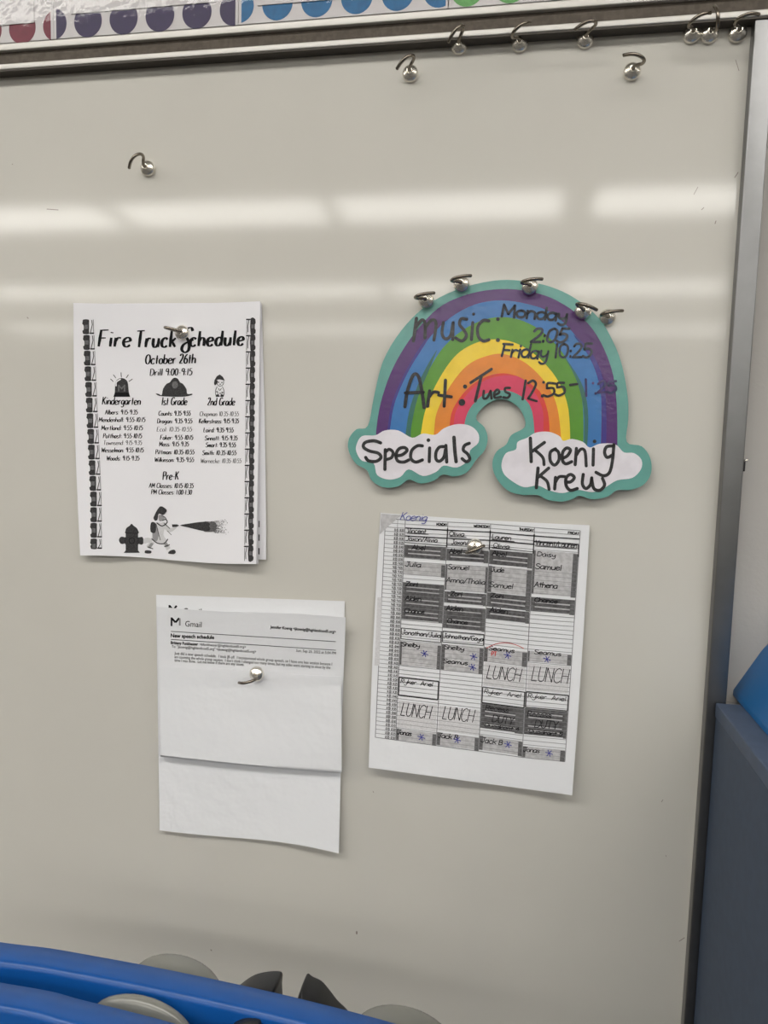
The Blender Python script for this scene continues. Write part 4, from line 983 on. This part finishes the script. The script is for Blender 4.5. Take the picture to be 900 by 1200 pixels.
# ------------------------------------------------------------------ blue racks in the lower corner
def rack(edge_px, z, width_px, label, drop):
    """a bar with a rounded front edge that follows edge_px (far top edge, photo) at height z"""
    P = catmull([WZ(x, y, z) for x, y in edge_px], 6)
    t = label if not isinstance(label, str) else thing('blue_rack', label, 'rack', (P[0].x, P[0].y - .02, 0))
    V, F = [], []
    prof = [(-.0, -.010), (0, -.0015), (.0015, 0), (width_px - .005, 0.0), (width_px - .0015, -.0012), (width_px, -.005), (width_px, -drop), (width_px - .006, -drop), (width_px - .006, -.010)]
    n = len(prof)
    for i, p in enumerate(P):
        tg = (P[min(i + 1, len(P) - 1)] - P[max(i - 1, 0)]); tg.z = 0; tg.normalize(); nr = Vector((tg.y, -tg.x, 0))
        for a, b in prof: V.append(p + nr * a + Vector((0, 0, b)))
    for j in range(len(P) - 1):
        for q in range(n): F.append((j * n + q, j * n + (q + 1) % n, (j + 1) * n + (q + 1) % n, (j + 1) * n + q))
    F.append(tuple(reversed(range(n)))); F.append(tuple(range((len(P) - 1) * n, len(P) * n)))
    o = link('top_bar', V, F, M['blueplastic'], t, smooth=True)
    md = o.modifiers.new('b', 'EDGE_SPLIT'); md.split_angle = rad(50)
    for p in (P[2], P[-3]):
        pp = p + Vector((0, -.02, 0))
        box('post', pp.x - .012, pp.x + .012, pp.y - .003, pp.y + .009, 0.0, z - .011, M['blueplastic'], t, bevel=.002)
    return t
r1 = rack([(-90, 1086.5), (0, 1102.5), (60, 1110), (120, 1120.5), (172, 1130), (250, 1145.8), (330, 1163.5), (405, 1182), (464, 1198), (560, 1226)], 1.045, 0.026, 'bright blue plastic rack with curved bars, grey discs and black pads below the whiteboard', .05)
r2 = rack([(-90, 1133), (0, 1149.5), (60, 1160), (97, 1170), (150, 1183), (210, 1199), (300, 1226)], 1.045, 0.026, r1, .05)
def ellipsoid(name, c, rx, ry, rz, mat, parent, rot=0):
    V, F = [], []; nu, nv = 36, 18
    for j in range(nv + 1):
        a = -pi / 2 + pi * j / nv
        for i in range(nu):
            b = 2 * pi * i / nu
            # rounded wheel: flat faces, full shoulder
            x = cos(a) ; y = sin(a)
            w_ = (abs(y) ** .8) * (1 if y > 0 else -1)
            V.append((c[0] + rx * x ** .55 * cos(b) * cos(rot) - 0, c[1] + ry * w_ + rx * x ** .55 * cos(b) * sin(rot), c[2] + rz * x ** .55 * sin(b)) if x > 1e-6 else (c[0], c[1] + ry * w_, c[2]))
    for j in range(nv):
        for i in range(nu): a_, b_ = j * nu + i, j * nu + (i + 1) % nu; F.append((a_, b_, b_ + nu, a_ + nu))
    return link(name, V, F, mat, parent, smooth=True)
def grey_dome(px, py, half_px, h, parent, ry=.020):
    c = W(px, py, h); rx = half_px * (DIST - h) / F_PX
    return ellipsoid('grey_disc', (c.x, c.y, c.z - rx * .62), rx, ry, rx * .62, M['greyplastic'], parent, rot=-0.05)
grey_dome(205, 1125.5, 66, .180, r1, .018); grey_dome(473, 1187, 66, .180, r1, .018); grey_dome(166, 1168.5, 80, .2385, r2, .0080)
def fin(outline, h, depth, parent):
    P = catmull(outline, 4, True); P = [(p[0], p[1]) for p in P]; n = len(P)
    cx_ = sum(p[0] for p in P) / n; cy_ = sum(p[1] for p in P) / n
    V, F = [], []; lev = [(.97, 0), (1.0, .06 * depth), (1.0, .6 * depth), (.97, .85 * depth), (.90, 1.05 * depth), (.76, 1.22 * depth), (.55, 1.35 * depth), (.28, 1.43 * depth)]
    for s, dd in lev:
        for x, y in P:
            w_ = W(cx_ + (x - cx_) * s, cy_ + (y - cy_) * s, h); V.append(w_ + Vector((0, -dd, 0)))
    for j in range(len(lev) - 1):
        for i in range(n): F.append((j * n + i, j * n + (i + 1) % n, (j + 1) * n + (i + 1) % n, (j + 1) * n + i))
    c = len(V); V.append(W(cx_, cy_, h) + Vector((0, -1.45 * depth, 0)))
    F += [((len(lev) - 1) * n + i, (len(lev) - 1) * n + (i + 1) % n, c) for i in range(n)]
    F.append(tuple(range(n)))
    me = bpy.data.meshes.new('black_pad'); bm = bmesh.new(); vv = [bm.verts.new(q) for q in V]
    for q in F: bm.faces.new([vv[i] for i in q])
    bmesh.ops.recalc_face_normals(bm, faces=bm.faces[:]); bm.to_mesh(me); bm.free(); me.materials.append(M['blackplastic'])
    for q in me.polygons: q.use_smooth = True
    o = bpy.data.objects.new('black_pad', me); COL.objects.link(o); o.parent = parent; o.matrix_parent_inverse = parent.matrix_world.inverted()
    return o
fin([(272, 1165), (283, 1152), (298, 1142), (314, 1138), (327, 1137.5), (331.5, 1140), (331, 1150), (329, 1180), (300, 1185)], .166, .022, r1)
fin([(352.5, 1175), (353.5, 1160), (357, 1148), (360.5, 1140), (366, 1143.5), (377, 1149), (386, 1159), (396, 1172), (410, 1188), (400, 1205), (360, 1200)], .166, .022, r1)
fin([(266, 1210), (275, 1198), (288, 1192.5), (303, 1192.5), (307, 1196), (307, 1210), (300, 1225), (270, 1225)], .2325, .009, r2)
